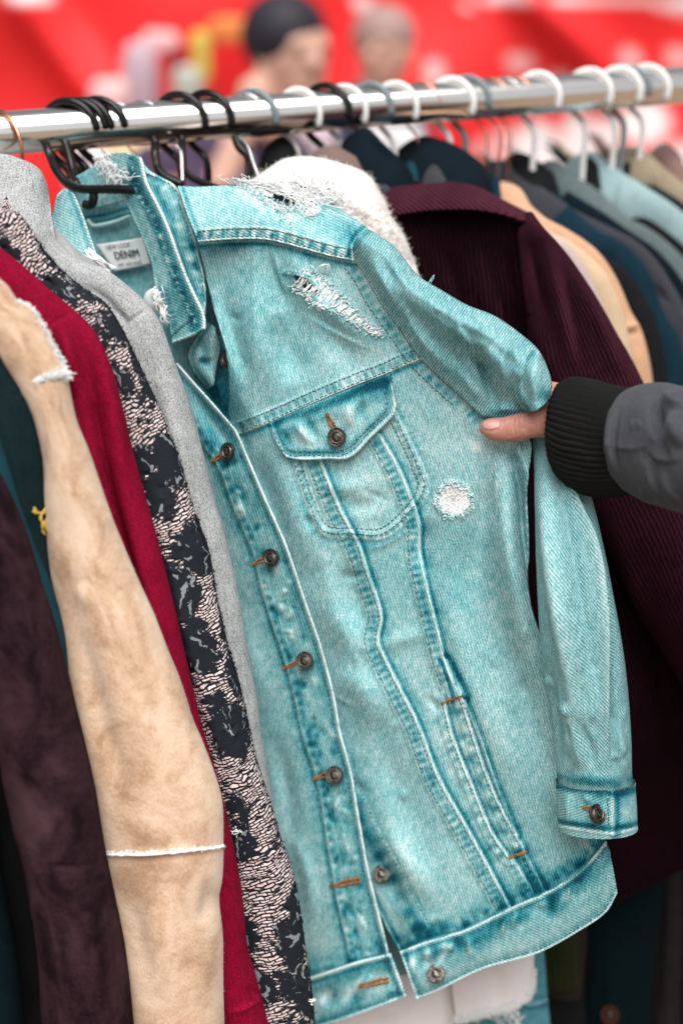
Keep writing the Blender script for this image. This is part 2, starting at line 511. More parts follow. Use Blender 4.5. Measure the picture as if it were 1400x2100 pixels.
M['dark_teal'] = wool('dark_teal_twill', (.0012, .0055, .0075), (.004, .014, .018), 700, mott=18, sheen=0.0)
M['grey_brown'] = wool('grey_brown_flannel', (.008, .007, .0075), (.034, .029, .031), 500, mott=40, sheen=0.0)
M['brown_dark'] = wool('dark_brown_wool', (.010, .007, .0055), (.034, .026, .021), 900)
M['white_cotton'] = wool('white_denim', (.68, .63, .64), (.86, .82, .82), 1400, bump=.0002, sheen=.1)

def suede(name, stops, mott=22.0, sheen=.3):
    m = Mat(name, .95, .06, sheen=sheen)
    uv = m.uv()
    a = m.noise(m.map(uv, scale=(1.3, .75, 1)), mott, 5.0, .62, .8)
    b = m.noise(m.map(uv, scale=(1, .4, 1), rot=(0, 0, .35)), 900.0, 3.0, .7)
    c = m.noise(uv, mott * 6, 3.0, .6)
    f = m.math('ADD', m.math('MULTIPLY_ADD', a, 1.9, -.60), m.math('MULTIPLY_ADD', b, .75, -.375))
    f = m.math('ADD', f, m.math('MULTIPLY_ADD', c, .45, -.22))
    m.color(m.ramp(f, stops))
    m.bump(m.math('ADD', b, m.math('MULTIPLY', c, .5)), .0010, .9)
    return m.m
M['suede'] = suede('camel_suede', [(0, (.40, .245, .15)), (.25, (.56, .375, .25)), (.50, (.68, .495, .36)), (1, (.78, .62, .50))])
M['plum'] = suede('plum_suede', [(.12, (.010, .0045, .0068)), (.4, (.034, .0155, .021)), (1, (.080, .041, .050))], 16, sheen=0.0)

def corduroy(name, c1, c2, period=.0027, rot=0.0):
    m = Mat(name, .95, .05, sheen=.14); m.b.inputs['Sheen Tint'].default_value = (.55, .14, .28, 1)
    uv = m.uv()
    x = m.sep(m.map(uv, rot=(0, 0, rot)))[0]
    ph = m.math('MULTIPLY_ADD', m.noise(uv, 45.0, 4.0, .6), 7.0, 0)
    w = m.math('SINE', m.math('ADD', m.math('MULTIPLY', x, 2 * math.pi / period), ph))
    n = m.noise(m.map(uv, scale=(1, .2, 1)), 700.0, 3.0)
    crush = m.noise(uv, 28.0, 4.0, .65)
    f = m.math('ADD', m.math('MULTIPLY_ADD', m.math('MULTIPLY', w, m.math('MULTIPLY_ADD', crush, 1.4, .1)), .34, .30), m.math('MULTIPLY_ADD', n, .6, -.3))
    f = m.math('ADD', f, m.math('MULTIPLY_ADD', crush, .9, -.4))
    m.color(m.ramp(f, [(0, c1), (1, c2)]))
    m.bump(m.math('ADD', w, n), .0007, 1.0)
    return m.m
M['cord'] = corduroy('burgundy_corduroy', (.0012, .0004, .0006), (.0145, .0033, .0060), .0036, rot=.12)  # shadow on the jacket front put into the colour, darker than the sleeve
M['cord_sleeve'] = corduroy('burgundy_corduroy_sleeve', (.003, .0007, .0014), (.044, .0095, .0185), .0033)
M['cord_yoke'] = corduroy('burgundy_corduroy_yoke', (.016, .0030, .0062), (.080, .018, .034), .0032, rot=.9)  # lighter copy, light on the yoke top put into the colour

def lace_mat():
    m = Mat('black_lace_over_pale_lining', .8, .25)
    uv = m.uv()
    wn = m.n('ShaderNodeTexNoise', 'Color', None, Vector=uv, Scale=55.0, Detail=2.0)
    p = m.n('ShaderNodeVectorMath', 0, {'operation': 'MULTIPLY_ADD'}, i0=wn, i1=(.008, .013, 0), i2=uv)
    br = m.t.nodes.new('ShaderNodeTexBrick')
    m.put(br.inputs['Vector'], m.map(p, rot=(0, 0, -.25)))
    br.inputs['Scale'].default_value = 1.0
    br.inputs['Mortar Size'].default_value = .00066; br.inputs['Mortar Smooth'].default_value = .35
    br.inputs['Brick Width'].default_value = .0078; br.inputs['Row Height'].default_value = .0026
    br.inputs['Color1'].default_value = (.78, .68, .67, 1); br.inputs['Color2'].default_value = (.68, .54, .52, 1)
    br.inputs['Mortar'].default_value = (.012, .010, .018, 1)
    drop = m.math('MULTIPLY_ADD', m.noise(m.map(uv, scale=(.45, 1.6, 1), rot=(0, 0, -.25)), 190.0, 2.0, .6), 14.0, -7.6, clamp=True)
    net = m.mix(drop, br.outputs['Color'], (.010, .010, .016, 1)); mort = br.outputs['Fac']
    # flowers
    q = m.n('ShaderNodeVectorMath', 0, {'operation': 'MULTIPLY_ADD'}, i0=m.n('ShaderNodeTexNoise', 'Color', None, Vector=uv, Scale=70.0, Detail=3.0), i1=(.018, .018, 0), i2=uv)
    vo = m.t.nodes.new('ShaderNodeTexVoronoi'); m.put(vo.inputs['Vector'], m.map(q, scale=(1, .72, 1))); vo.inputs['Scale'].default_value = 33.0; vo.inputs['Randomness'].default_value = .85
    fl = m.math('SUBTRACT', m.math('MULTIPLY_ADD', m.noise(uv, 150.0, 3.0), .50, .33), vo.outputs['Distance'])
    mask = m.math('MULTIPLY', fl, 26.0, clamp=True)
    # small eyelets near the rim of a flower
    ey = m.n('ShaderNodeTexVoronoi', 'Distance', None, Vector=q, Scale=250.0)
    rim = m.math('MULTIPLY', m.math('LESS_THAN', ey, .26), m.math('LESS_THAN', fl, .085))
    mask = m.math('SUBTRACT', mask, rim, clamp=True)
    pet = m.noise(m.map(q, scale=(1.6, .7, 1), rot=(0, 0, .6)), 100.0, 1.0, .4, 1.2)
    petm = m.math('MULTIPLY', m.math('MULTIPLY_ADD', pet, 60.0, -37.5, clamp=True), m.math('MULTIPLY', m.math('SUBTRACT', fl, .05), 30.0, clamp=True))
    fc = m.mix(petm, (.008, .011, .017, 1), (.22, .25, .26, 1))
    m.color(m.mix(mask, net, fc))
    h = m.math('MAXIMUM', m.math('MULTIPLY', mask, .75), m.math('SUBTRACT', 1.0, mort))
    m.bump(h, .0016, .9)
    return m.m
M['lace'] = lace_mat()

def sherpa_mat():
    m = Mat('cream_fleece', .95, .05, sheen=.4)
    uv = m.uv()
    n = m.noise(uv, 350.0, 4.0, .7)
    m.color(m.ramp(n, [(.2, (.62, .56, .52)), (.6, (.84, .80, .77))]))
    m.bump(n, .0012, .8)
    return m.m
M['sherpa'] = sherpa_mat()

def chrome():
    m = Mat('polished_chrome', .045, .5, metal=1.0)
    n = m.noise(m.map(m.ob(), scale=(3, 3, 3)), 40.0, 4.0, .7)
    m.color((.95, .92, .88, 1))
    m.put(m.b.inputs['Roughness'], m.math('MULTIPLY_ADD', n, .16, .05))
    return m.m
M['chrome'] = chrome()
M['black_plastic'] = plain('black_plastic', (.005, .005, .0055), .22, .35)
M['white_plastic'] = plain('white_plastic', (.80, .80, .79), .4, .5, var=.03)
M['grey_plastic'] = plain('blue_grey_plastic', (.16, .20, .215), .4, .5)
M['steel'] = plain('steel_wire', (.62, .62, .63), .22, .5, metal=1.0)
M['copper'] = plain('copper_wire', (.72, .33, .20), .25, .5, metal=1.0)
M['thread_dark'] = plain('dark_stitch_thread', (.065, .075, .085), .9, .1, var=.5, scale=150)
M['thread_brown'] = plain('brown_stitch_thread', (.16, .105, .075), .9, .1, var=.5, scale=150)
M['thread_orange'] = plain('orange_buttonhole_thread', (.36, .145, .035), .85, .15, var=.45, scale=500)
M['thread_white'] = plain('white_cotton_thread', (.84, .85, .85), .9, .1, var=.06)
M['thread_aqua'] = plain('pale_aqua_thread', (.48, .70, .72), .9, .1, var=.3, scale=200)
M['button'] = plain('aged_gunmetal', (.060, .052, .046), .38, .5, metal=.85, var=.35, scale=300)
M['button_high'] = plain('worn_button_relief', (.20, .18, .16), .36, .5, metal=.9, var=.3, scale=300)
M['paper'] = plain('white_label_satin', (.64, .67, .68), .7, .2, var=.05)
M['ink'] = plain('black_ink', (.012, .014, .018), .8, .1)
M['brown_button'] = plain('brown_horn', (.060, .019, .009), .5, .15, var=.5, scale=120)

def skin(name, c=(.50, .245, .19)):
    m = Mat(name, .48, .4)
    ob = m.ob(); n = m.noise(ob, 45.0, 3.0); f = m.noise(ob, 900.0, 3.0, .7); k = m.noise(ob, 160.0, 3.0)
    c = np.array(c)
    r = m.ramp(m.math('ADD', m.math('MULTIPLY', n, .6), m.math('MULTIPLY', k, .4)), [(.3, tuple(c * (.86, .70, .68))), (.55, tuple(c)), (.8, tuple(np.minimum(c * (1.15, 1.25, 1.25), 1)))])
    m.color(r)
    m.b.inputs['Subsurface Weight'].default_value = .05; m.b.inputs['Subsurface Scale'].default_value = .004
    m.b.inputs['Subsurface Radius'].default_value = (1, .3, .15)
    w = m.noise(m.map(ob, scale=(1.0, 1, .5)), 420.0, 4.0, .6)
    m.bump(m.math('ADD', w, m.math('MULTIPLY', f, .5)), .0006, .6)
    return m.m
M['skin'] = skin('weathered_skin'); M['skin_far'] = skin('fair_skin', (.60, .36, .28))
M['nail'] = plain('thumbnail', (.52, .28, .23), .32, .5, var=.10, scale=300)

def rib():
    m = Mat('black_rib_knit', .9, .12, sheen=0.0)
    uv = m.uv(); n = m.noise(uv, 900.0, 3.0, .7)
    x = m.math('SINE', m.math('MULTIPLY', m.sep(uv)[0], 2 * math.pi / .0042))
    f = m.math('ADD', m.math('MULTIPLY_ADD', x, .3, .4), m.math('MULTIPLY_ADD', n, .5, -.25))
    m.color(m.ramp(f, [(0, (.004, .004, .004)), (1, (.013, .013, .0125))]))
    m.bump(m.math('ADD', n, m.math('MULTIPLY', x, .4)), .0005, .8)
    return m.m
M['rib'] = rib()
M['softshell'] = wool('slate_softshell', (.030, .032, .037), (.078, .082, .094), 1100, mott=50, bump=.00015, sheen=.1)
M['green_rib'] = wool('moss_green_knit', (.008, .010, .0035), (.028, .032, .013), 900)
# ------------------------------------------------------------------ denim jacket
Relief.gain = 1.7
JP = plane(1.14, kx=-.25)
jk = thing('denim_jacket', 'washed pale blue ripped denim jacket pulled out from the rail by a hand', 'denim jacket', P(760, 2030, JP(760, 2030)))

EDGE = [(362, 745), (400, 789), (436, 829), (482, 882), (507, 939), (539, 1014), (586, 1120), (625, 1234), (656, 1324), (684, 1430), (696, 1500), (718, 1582), (736, 1686), (754, 1786), (771, 1857), (789, 1929), (796, 1961)]
def edge_u(v): return np.interp(v, [p[1] for p in EDGE], [p[0] for p in EDGE])

YOKE_LO = [(407, 496), (471, 491), (543, 491), (586, 500), (650, 518), (686, 527), (725, 534)]
ARMHOLE = [(725, 534), (743, 557), (775, 614), (811, 664), (850, 721), (864, 738), (900, 773), (946, 814), (990, 855)]
CHEST = [(864, 736), (811, 757), (793, 766), (739, 786), (650, 823), (554, 866), (489, 891)]
PRIN_A = [(655, 935), (696, 1037), (719, 1081), (739, 1120), (759, 1183), (778, 1238), (784, 1269), (776, 1316), (790, 1348), (821, 1411), (857, 1481), (900, 1593), (954, 1689), (1007, 1786), (1046, 1860)]
PRIN_B = [(778, 890), (814, 951), (841, 1014), (861, 1073), (862, 1129), (877, 1206), (899, 1296), (914, 1360), (930, 1400)]
WELT_L = [(912, 1440), (925, 1500), (971, 1618), (1011, 1711), (1043, 1757)]
WELT_M = [(946, 1430), (968, 1500), (1004, 1604), (1043, 1686), (1076, 1742)]
WELT_R = [(952, 1438), (980, 1507), (1021, 1621), (1061, 1714)]
UNDER_A = [(1054, 1764), (1072, 1795), (1092, 1826)]
UNDER_B = [(1076, 1750), (1096, 1786), (1118, 1829)]
BAND_TOP = [(820, 1954), (879, 1932), (950, 1911), (1043, 1866), (1121, 1831), (1186, 1790), (1243, 1727)]

def body_relief(R, S, T):
    # drape of the cloth
    R.fold([(555, 498), (572, 560), (600, 640), (640, 720)], 26, -5)
    R.fold([(590, 500), (622, 570), (690, 650), (800, 720)], 22, 5)
    R.fold([(500, 560), (520, 660), (545, 760), (560, 840)], 44, 6)
    R.fold([(570, 640), (590, 720), (610, 790)], 30, -7)
    R.fold([(660, 640), (700, 710), (735, 770)], 26, -4)
    R.fold([(425, 560), (448, 660), (476, 760), (500, 850)], 20, 7)
    R.fold([(455, 590), (475, 680), (505, 780)], 15, -4)
    R.fold([(990, 890), (960, 980), (930, 1080), (905, 1180)], 34, 4)
    R.fold([(1000, 905), (1000, 1000), (985, 1100), (965, 1250)], 22, -5)
    R.fold([(1020, 905), (1030, 1010), (1040, 1130), (1070, 1280), (1105, 1420)], 26, 10)
    R.fold([(1038, 905), (1062, 990), (1072, 1100), (1090, 1230)], 13, -10)
    R.fold([(1062, 905), (1085, 990), (1088, 1090), (1094, 1200)], 12, 8)
    R.fold([(960, 1080), (985, 1250), (1020, 1420), (1070, 1560)], 42, -6)
    R.fold([(1020, 1250), (1070, 1420), (1110, 1560)], 24, -6)
    R.fold([(880, 1100), (930, 1250), (990, 1420), (1060, 1600), (1110, 1720)], 46, 7)
    R.fold([(700, 1140), (730, 1250), (745, 1330)], 30, -6)
    R.fold([(640, 1180), (700, 1290), (770, 1320)], 36, 4)
    R.fold([(760, 1330), (830, 1310), (890, 1290)], 16, 1.8)
    R.fold([(680, 1370), (740, 1420), (780, 1500)], 34, 5)
    R.fold([(720, 1400), (770, 1520), (830, 1650), (900, 1780)], 40, -5)
    R.fold([(790, 1690), (840, 1780), (900, 1860)], 28, 5)
    R.fold([(760, 1720), (800, 1810), (840, 1880)], 20, -5)
    R.fold([(1130, 1560), (1160, 1660), (1200, 1740)], 26, 6)
    R.fold([(560, 960), (600, 1080), (640, 1180)], 28, 4)
    R.fold([(520, 930), (560, 1030), (590, 1120)], 22, -5)
    R.fold([(890, 1060), (870, 1120), (864, 1180)], 18, -4)
    R.fold([(640, 970), (690, 1000), (760, 990)], 20, 2)
    R.fold([(690, 1010), (740, 1040), (800, 1000)], 18, -2)
    g = np.random.default_rng(3)
    for _ in range(70):
        u, v = g.uniform(430, 1180), g.uniform(560, 1850); a = g.normal(1.15, .55); l = g.uniform(25, 90)
        R.fold([(u, v), (u + math.cos(a) * l * .5 + g.normal(0, 6), v + math.sin(a) * l * .5), (u + math.cos(a) * l, v + math.sin(a) * l)], g.uniform(5, 13), g.normal(0, 1.1))
    R.crease([(1032, 905), (1046, 950), (1056, 1010), (1062, 1080), (1076, 1180), (1100, 1290)], 26, 7, 1, 4)
    R.crease([(1010, 905), (1016, 960), (1012, 1040)], 20, 4, 1, 5)
    R.crease([(556, 500), (572, 560), (590, 610)], 30, 5, -1, 6)
    R.crease([(610, 640), (680, 680), (760, 720)], 26, 4, 1, 7)
    R.crease([(1090, 1240), (1120, 1340), (1150, 1480)], 24, 4, 1, 6)
    R.crease([(850, 1075), (800, 1110), (740, 1130)], 18, 2, 1, 8)
    R.fold([(1070, 900), (1062, 925), (1072, 950)], 6, 3); R.fold([(1056, 905), (1054, 935), (1064, 960)], 5, -3)
    # seams
    R.felled(offset(YOKE_LO, 4), 8, -1, .7, .5, .1, 13, .3, seed=4)
    R.felled(CHEST, 24, 1, 1.2, .48, .34, 17, .55, seed=1)
    R.felled(ARMHOLE, 26, 1, .5, .15, .1, 19, .9, band=.22, seed=6)
    # pocket bag
    R.stripe([(601, 935), (633, 1030), (664, 1089), (723, 1094), (786, 1094), (869, 1002), (857, 959), (806, 850)], 5, -.10, .8)
    bag = [(596, 925), (628, 1035), (660, 1098), (726, 1104), (792, 1104), (880, 1006), (866, 955), (812, 845)]
    R.felled(bag, 16, -1, .7, .20, .12, 15, .6, band=.22, seed=8)
    R.spot(735, 1010, 60, 60, 2.5, -.06)
    # princess seams: pale rolled fold with deep dye beside it
    for c, w in ((PRIN_A, 34), (PRIN_B, 30)):
        R.felled(c, w, 1, 1.3, .62, .40, 16, .4, band=.13, seed=9)
    R.stripe(offset(PRIN_A, 15), 7, .12, 0, 14, 3)
    R.stripe(offset(PRIN_B, 13), 7, .12, 0, 14, 4)
    # welt pocket
    R.stripe([(910, 1370), (928, 1405), (938, 1428)], 13, -.10, 2.0)
    R.edge([(899, 1362), (912, 1400), (922, 1435)], 1.0, 3, .2, .5, -1)
    R.edge([(914, 1356), (934, 1396), (950, 1428)], 1.2, 4, .3, .55, -1)
    for c, hh in ((WELT_L, 1.4), (WELT_M, 1.5)):
        R.felled(c, 18, 1, hh, .50, .38, 24, .7, band=.05, seed=11)
    R.edge(WELT_R, .9, 3, .28, .35, -1)
    mid = [((a[0] + b[0]) / 2, (a[1] + b[1]) / 2) for a, b in zip(cr(WELT_L, 14), cr(WELT_M, 14))]
    for k, (a, b) in enumerate(mid):
        if k % 2: R.spot(a + random.uniform(-6, 6), b, 13, 8, -.6, .28, .3)
        else: R.spot(a + random.uniform(-6, 6), b, 14, 9, .4, -.14, .3)
    for k, (a, b) in enumerate(cr(offset(WELT_L, 24), 11)):
        R.spot(a, b, 10, 6, -.4, .16 if k % 2 else -.08, -.4)
    for c in (UNDER_A, UNDER_B): R.felled(c, 18, 1, 1.2, .5, .3, 14, .5, band=.25, seed=5)
    R.spot(1095, 1800, 14, 40, -.4, .22, -.5)
    # hem: deep dye and gathers above the waistband
    R.felled(offset(BAND_TOP, -3), 26, -1, -.5, .0, 0, 26, 1.7, band=.20, seed=12)
    R.stripe(offset(BAND_TOP, -6), 9, .30, -.5, 30, 2)
    R.stripe(offset(BAND_TOP, -26), 18, .20, 0, 26, 7)
    # button side placket below the gap
    pl = [(715, 1550), (725, 1593), (754, 1654), (779, 1711), (807, 1761), (843, 1832), (882, 1905)]
    R.felled(pl, 44, 1, .9, .20, .06, 34, .9, band=.22, seed=13)
    R.stripe(offset(pl, 22), 16, .24, .6, 24, 5)
    R.edge([(745, 1810), (773, 1864), (793, 1904), (822, 1956)], 1.0, 3, .1, .35, -1)
    R.spot(455, 800, 30, 60, 0, .16); R.spot(470, 850, 26, 50, 0, .18)
    R.spot(1000, 905, 40, 20, 0, -.12); R.spot(975, 915, 18, 9, .3, -.2, .6)
    R.spot(670, 850, 110, 26, 0, .10, -.38)
    # wear marks
    R.spot(830, 1760, 24, 70, 0, -.10, -.5); R.spot(600, 1300, 60, 120, 0, -.10)
    # rips: the cloth round them lifts and is bleached
    R.felled([(588, 562), (640, 575), (660, 600), (700, 640), (745, 676), (782, 688)], 8, -1, .8, .2, .22, 9, .7, seed=4)
    R.spot(640, 590, 46, 20, -1.2, -.06, .55); R.spot(730, 650, 60, 9, -.8, -.1, .62)
    R.spot(931, 1026, 33, 33, -1.6, -.10)
    for k in range(22):
        a = k / 22 * 6.283
        R.spot(931 + 38 * math.cos(a), 1026 + 38 * math.sin(a), 6, 6, 1.2 * random.random(), -.26 * random.random() + .03)

def body_depth(U, V, S, T):
    left = np.clip(520 - U, 0, 200) / F * 1.15
    return JP(U, V) + .55 * left ** 1.0 + .012 * sstep(1.0, 0.0, (U - edge_u(V)) / 70) - .006

body = Panel('right_hand_front', M['denim'], jk, YOKE_LO,
             BAND_TOP,
             [(407, 496), (421, 561), (439, 636), (464, 725), (470, 800), (470, 860), (500, 960), (540, 1100), (590, 1230), (630, 1400), (660, 1550), (700, 1700), (745, 1810), (773, 1864), (793, 1904), (820, 1954)],
             [(725, 534), (743, 557), (775, 614), (811, 664), (850, 721), (864, 738), (900, 773), (946, 814), (990, 855), (1050, 872), (1086, 900), (1088, 940), (1078, 1000), (1081, 1100), (1087, 1230), (1116, 1330), (1150, 1480), (1185, 1600), (1220, 1680), (1243, 1727)],
             body_depth, body_relief, step=2.2, uvrot=0.0,
             hole=lambda u, v: ((((u - 628) * .80 + (v - 585) * .6) / 34) ** 2 + ((-(u - 628) * .6 + (v - 585) * .80) / 9) ** 2) < 1)
body.o.name = 'button_side_front'

# ---- yoke with the torn shoulder
TEAR = [(500, 372), (512, 388), (560, 410), (575, 424), (620, 420), (640, 408), (622, 400), (560, 392), (525, 384)]
def in_poly(u, v, poly):
    p = np.asarray(poly, float); r = np.zeros(np.shape(u), bool); n = len(p)
    for i in range(n):
        a, b = p[i], p[(i + 1) % n]
        c = ((a[1] > v) != (b[1] > v)) & (u < (b[0] - a[0]) * (v - a[1]) / (b[1] - a[1] + 1e-12) + a[0])
        r ^= c
    return r
def yoke_relief(R, S, T):
    R.felled(YOKE_LO, 24, -1, 1.5, .1, .30, 13.5, .8, band=.15, seed=1)
    lo = offset(YOKE_LO, -13)
    q = cr(lo, 26)
    for k, (a, b) in enumerate(q):
        R.spot(a, b, 4.5, 11, .35 if k % 2 else -.35, -.26 if k % 2 else .24, .35)
    R.stripe([(500, 392), (560, 425), (600, 448)], 12, -.2, 1.0)
    R.edge([(366, 382), (385, 440), (407, 496)], .8, 3, .12, .3, -1)
    R.edge([(754, 468), (736, 482), (723, 504), (725, 534)], 1.0, 3, .2, .30, 1)
    R.spot(690, 470, 60, 20, 0, .12, .5); R.spot(720, 480, 22, 24, 0, .22)
    R.fold([(480, 410), (520, 440), (560, 470)], 16, 1.6); R.fold([(600, 440), (660, 470), (720, 500)], 14, -1.8)
def yoke_depth(U, V, S, T):
    return JP(U, V) + .050 * (1 - np.clip(T, 0, 1)) ** 1.6 - .008 * np.sin(np.pi * np.clip(T * 1.05, 0, 1)) - .010
yoke = Panel('shoulder_yoke', M['denim_flat'], jk, [(365, 380), (400, 382), (471, 380), (525, 387), (600, 394), (640, 402), (686, 421), (725, 446), (754, 468)], YOKE_LO,
             [(365, 380), (385, 440), (407, 496)], [(754, 468), (736, 482), (723, 504), (725, 534)], yoke_depth, yoke_relief, step=2.0,
             hole=lambda u, v: in_poly(u, v, TEAR))

# ---- upper sleeve, bunched towards the hand
def usl_relief(R, S, T):
    R.felled(ARMHOLE, 4, -1, .9, .18, .30, 14, .3, seed=2)
    R.fold([(850, 590), (930, 640), (1000, 680), (1060, 735)], 16, 5)
    R.crease([(840, 610), (920, 670), (990, 720), (1050, 790)], 34, 5, -1, 8)
    R.fold([(770, 560), (850, 650), (930, 740), (1010, 830)], 20, -4)
    R.crease([(960, 700), (1000, 760), (1036, 836)], 22, 5, -1, 6)
    R.crease([(900, 700), (950, 770), (1000, 840)], 20, 5, -1, 8)
    R.crease([(905, 610), (950, 690), (985, 770), (1012, 846)], 26, 7, 1, 7)
    R.crease([(1030, 668), (1030, 730), (1030, 790), (1034, 848)], 16, 6, -1, 6)
    R.crease([(800, 560), (830, 640), (880, 720), (940, 790)], 22, 4, -1, 9)
    R.fold([(1060, 700), (1046, 760), (1046, 840)], 9, -4); R.fold([(975, 690), (992, 760), (1016, 846)], 10, -4)
    R.fold([(770, 500), (800, 560), (830, 600)], 12, -3); R.fold([(752, 520), (790, 590), (830, 660)], 10, 3)
    R.fold([(830, 660), (920, 750), (1000, 830)], 16, 4)
    R.fold([(930, 690), (990, 760), (1030, 830)], 14, -5)
    R.fold([(985, 700), (1030, 760), (1050, 820)], 14, 5)
    R.fold([(1000, 845), (1040, 838), (1075, 845)], 7, 3)
    R.edge([(754, 468), (736, 482), (723, 504)], .5, 3, -.1, .2, -1)
    g = np.random.default_rng(5)
    for _ in range(26):
        u = g.uniform(780, 1060); v = 480 + (u - 740) * .75 + g.uniform(0, 90); l = g.uniform(20, 60)
        R.fold([(u, v), (u + l * .8, v + l * .6)], g.uniform(5, 10), g.normal(0, 1.0))
    R.spot(1040, 850, 50, 14, 0, .18)
def usl_depth(U, V, S, T):
    k = .34 - .10 * S
    up = .048 * (1 - np.clip(T / k, 0, 1)) ** 2
    fwd = np.where(T < k, 1.0, np.cos(np.pi / 2 * np.clip((T - k) / (1 - k), 0, 1)) ** .85)
    return JP(U, V) - .006 - .006 * S + up + .010 * np.sin(np.pi * np.clip((T - .35) / .6, 0, 1)) * sstep(.35, .7, S) - (.018 + .014 * np.sin(np.pi * np.clip(S * .9 + .1, 0, 1))) * fwd
usleeve = Panel('upper_sleeve', M['denim_sleeve'], jk,
                [(754, 468), (807, 504), (857, 564), (900, 591), (957, 624), (1014, 647), (1064, 681), (1102, 715), (1121, 750), (1131, 790), (1127, 818)],
                ARMHOLE + [(1040, 858), (1085, 842)],
                [(754, 468), (736, 482), (723, 504), (725, 534)], [(1127, 818), (1110, 834), (1085, 842)], usl_depth, usl_relief, step=2.2, base=.42)

def lobe_relief(R, S, T):
    R.edge([(1085, 722), (1062, 745), (1052, 785), (1056, 815), (1075, 842)], 1.2, 3, .15, .2, -1)
    R.fold([(1100, 735), (1090, 780), (1095, 825)], 14, 4)
    R.fold([(1075, 760), (1078, 800), (1085, 830)], 10, -3)
    R.spot(1115, 810, 16, 14, 0, .35)
def lobe_depth(U, V, S, T):
    return JP(U, V) - .040 + .030 * (S - .5) ** 2 * 2 + .012 * (1 - T) ** 2 - .008 * np.sin(np.pi * S)
lobe = Panel('sleeve_fold', M['denim_sleeve'], jk, [(1083, 722), (1100, 716), (1116, 742)], [(1076, 842), (1095, 843), (1125, 822)],
             [(1083, 722), (1060, 745), (1051, 785), (1056, 815), (1076, 842)], [(1116, 742), (1128, 770), (1131, 795), (1125, 822)], lobe_depth, lobe_relief, step=2.0, base=.40)

# ---- lower sleeve and cuff
dS = lambda u, v, o=0: float(JP(u, v)) - .030 + o
def lsl_relief(R, S, T):
    R.crease([(1144, 905), (1180, 1000), (1219, 1110), (1241, 1260), (1250, 1420), (1255, 1590)], 40, -9, -1, 4)
    R.crease([(1112, 930), (1135, 1050), (1160, 1200), (1190, 1400)], 24, 4, 1, 8)
    R.fold([(1140, 900), (1175, 1000), (1212, 1110), (1234, 1260), (1243, 1420), (1248, 1590)], 7, 6, dye=-.20)  # crest lightened in the dye: crease fade and painted light together
    R.fold([(1150, 900), (1188, 1000), (1226, 1110), (1248, 1260), (1257, 1420), (1262, 1590)], 9, -8, dye=.14)  # shade beside the crest painted into the dye
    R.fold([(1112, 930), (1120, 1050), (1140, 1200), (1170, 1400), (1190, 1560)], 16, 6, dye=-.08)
    R.fold([(1125, 900), (1150, 1010), (1180, 1150), (1205, 1300), (1225, 1450)], 16, -5)
    R.fold([(1190, 1010), (1240, 1160), (1270, 1300), (1280, 1450)], 14, 3)
    R.fold([(1150, 1430), (1180, 1520), (1195, 1600)], 13, 2)
    R.fold([(1175, 1460), (1210, 1540), (1222, 1600)], 11, -2.5)
    R.fold([(1120, 1340), (1130, 1450), (1150, 1580)], 12, -4)
    R.fold([(1265, 1480), (1275, 1550), (1280, 1600)], 10, 4)
    g = np.random.default_rng(9)
    for _ in range(46):
        u, v = g.uniform(1100, 1290), g.uniform(1000, 1590); l = g.uniform(20, 70)
        R.fold([(u, v), (u + g.normal(6, 8), v + l)], g.uniform(4, 9), g.normal(0, .9))
    R.stripe([(1143, 1596), (1190, 1598), (1250, 1606), (1300, 1600)], 11, .26, .8, 16, 3)
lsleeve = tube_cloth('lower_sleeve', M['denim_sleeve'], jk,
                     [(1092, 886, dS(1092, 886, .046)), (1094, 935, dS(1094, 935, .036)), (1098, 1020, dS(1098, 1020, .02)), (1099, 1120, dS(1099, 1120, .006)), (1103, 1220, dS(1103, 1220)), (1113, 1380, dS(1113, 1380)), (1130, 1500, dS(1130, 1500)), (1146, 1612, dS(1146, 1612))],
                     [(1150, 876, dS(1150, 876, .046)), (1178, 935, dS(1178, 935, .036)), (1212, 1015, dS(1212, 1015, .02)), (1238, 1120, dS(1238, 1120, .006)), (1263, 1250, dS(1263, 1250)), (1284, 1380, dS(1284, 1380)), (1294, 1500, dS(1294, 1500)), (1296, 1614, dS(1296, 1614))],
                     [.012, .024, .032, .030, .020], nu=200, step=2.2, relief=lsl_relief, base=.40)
def cuff_relief(R, S, T):
    top = [(1136, 1604), (1190, 1606), (1254, 1618), (1310, 1606)]
    bot = [(1140, 1695), (1196, 1703), (1254, 1710), (1310, 1698)]
    R.edge(top, 1.0, 4, .25, .35, 1); R.edge(bot, 1.0, 4, .25, .35, -1)
    R.edge([(1255, 1612), (1256, 1660), (1255, 1712)], 1.2, 4, .28, .4, -1)
    R.stripe(offset(top, 13), 8, .20, .6, 13, 3); R.stripe(offset(bot, -12), 8, .14, .6, 13, 3)
    R.spot(1215, 1650, 34, 24, -.6, .18); R.spot(1275, 1630, 18, 14, 0, .22)
    R.fold([(1160, 1615), (1164, 1655), (1160, 1692)], 8, 1.5)
    R.fold([(1195, 1620), (1202, 1640), (1215, 1650)], 6, 1.2)
cuff = tube_cloth('cuff', M['denim_flat'], lsleeve.o,
                  [(1139, 1599, dS(1139, 1599)), (1141, 1645, dS(1141, 1645)), (1145, 1697, dS(1145, 1697))],
                  [(1302, 1604, dS(1302, 1604)), (1305, 1650, dS(1305, 1650)), (1307, 1703, dS(1307, 1703))],
                  [.022, .022, .021], nu=200, step=2.0, relief=cuff_relief, base=.36)
M_in = M['denim_dark']

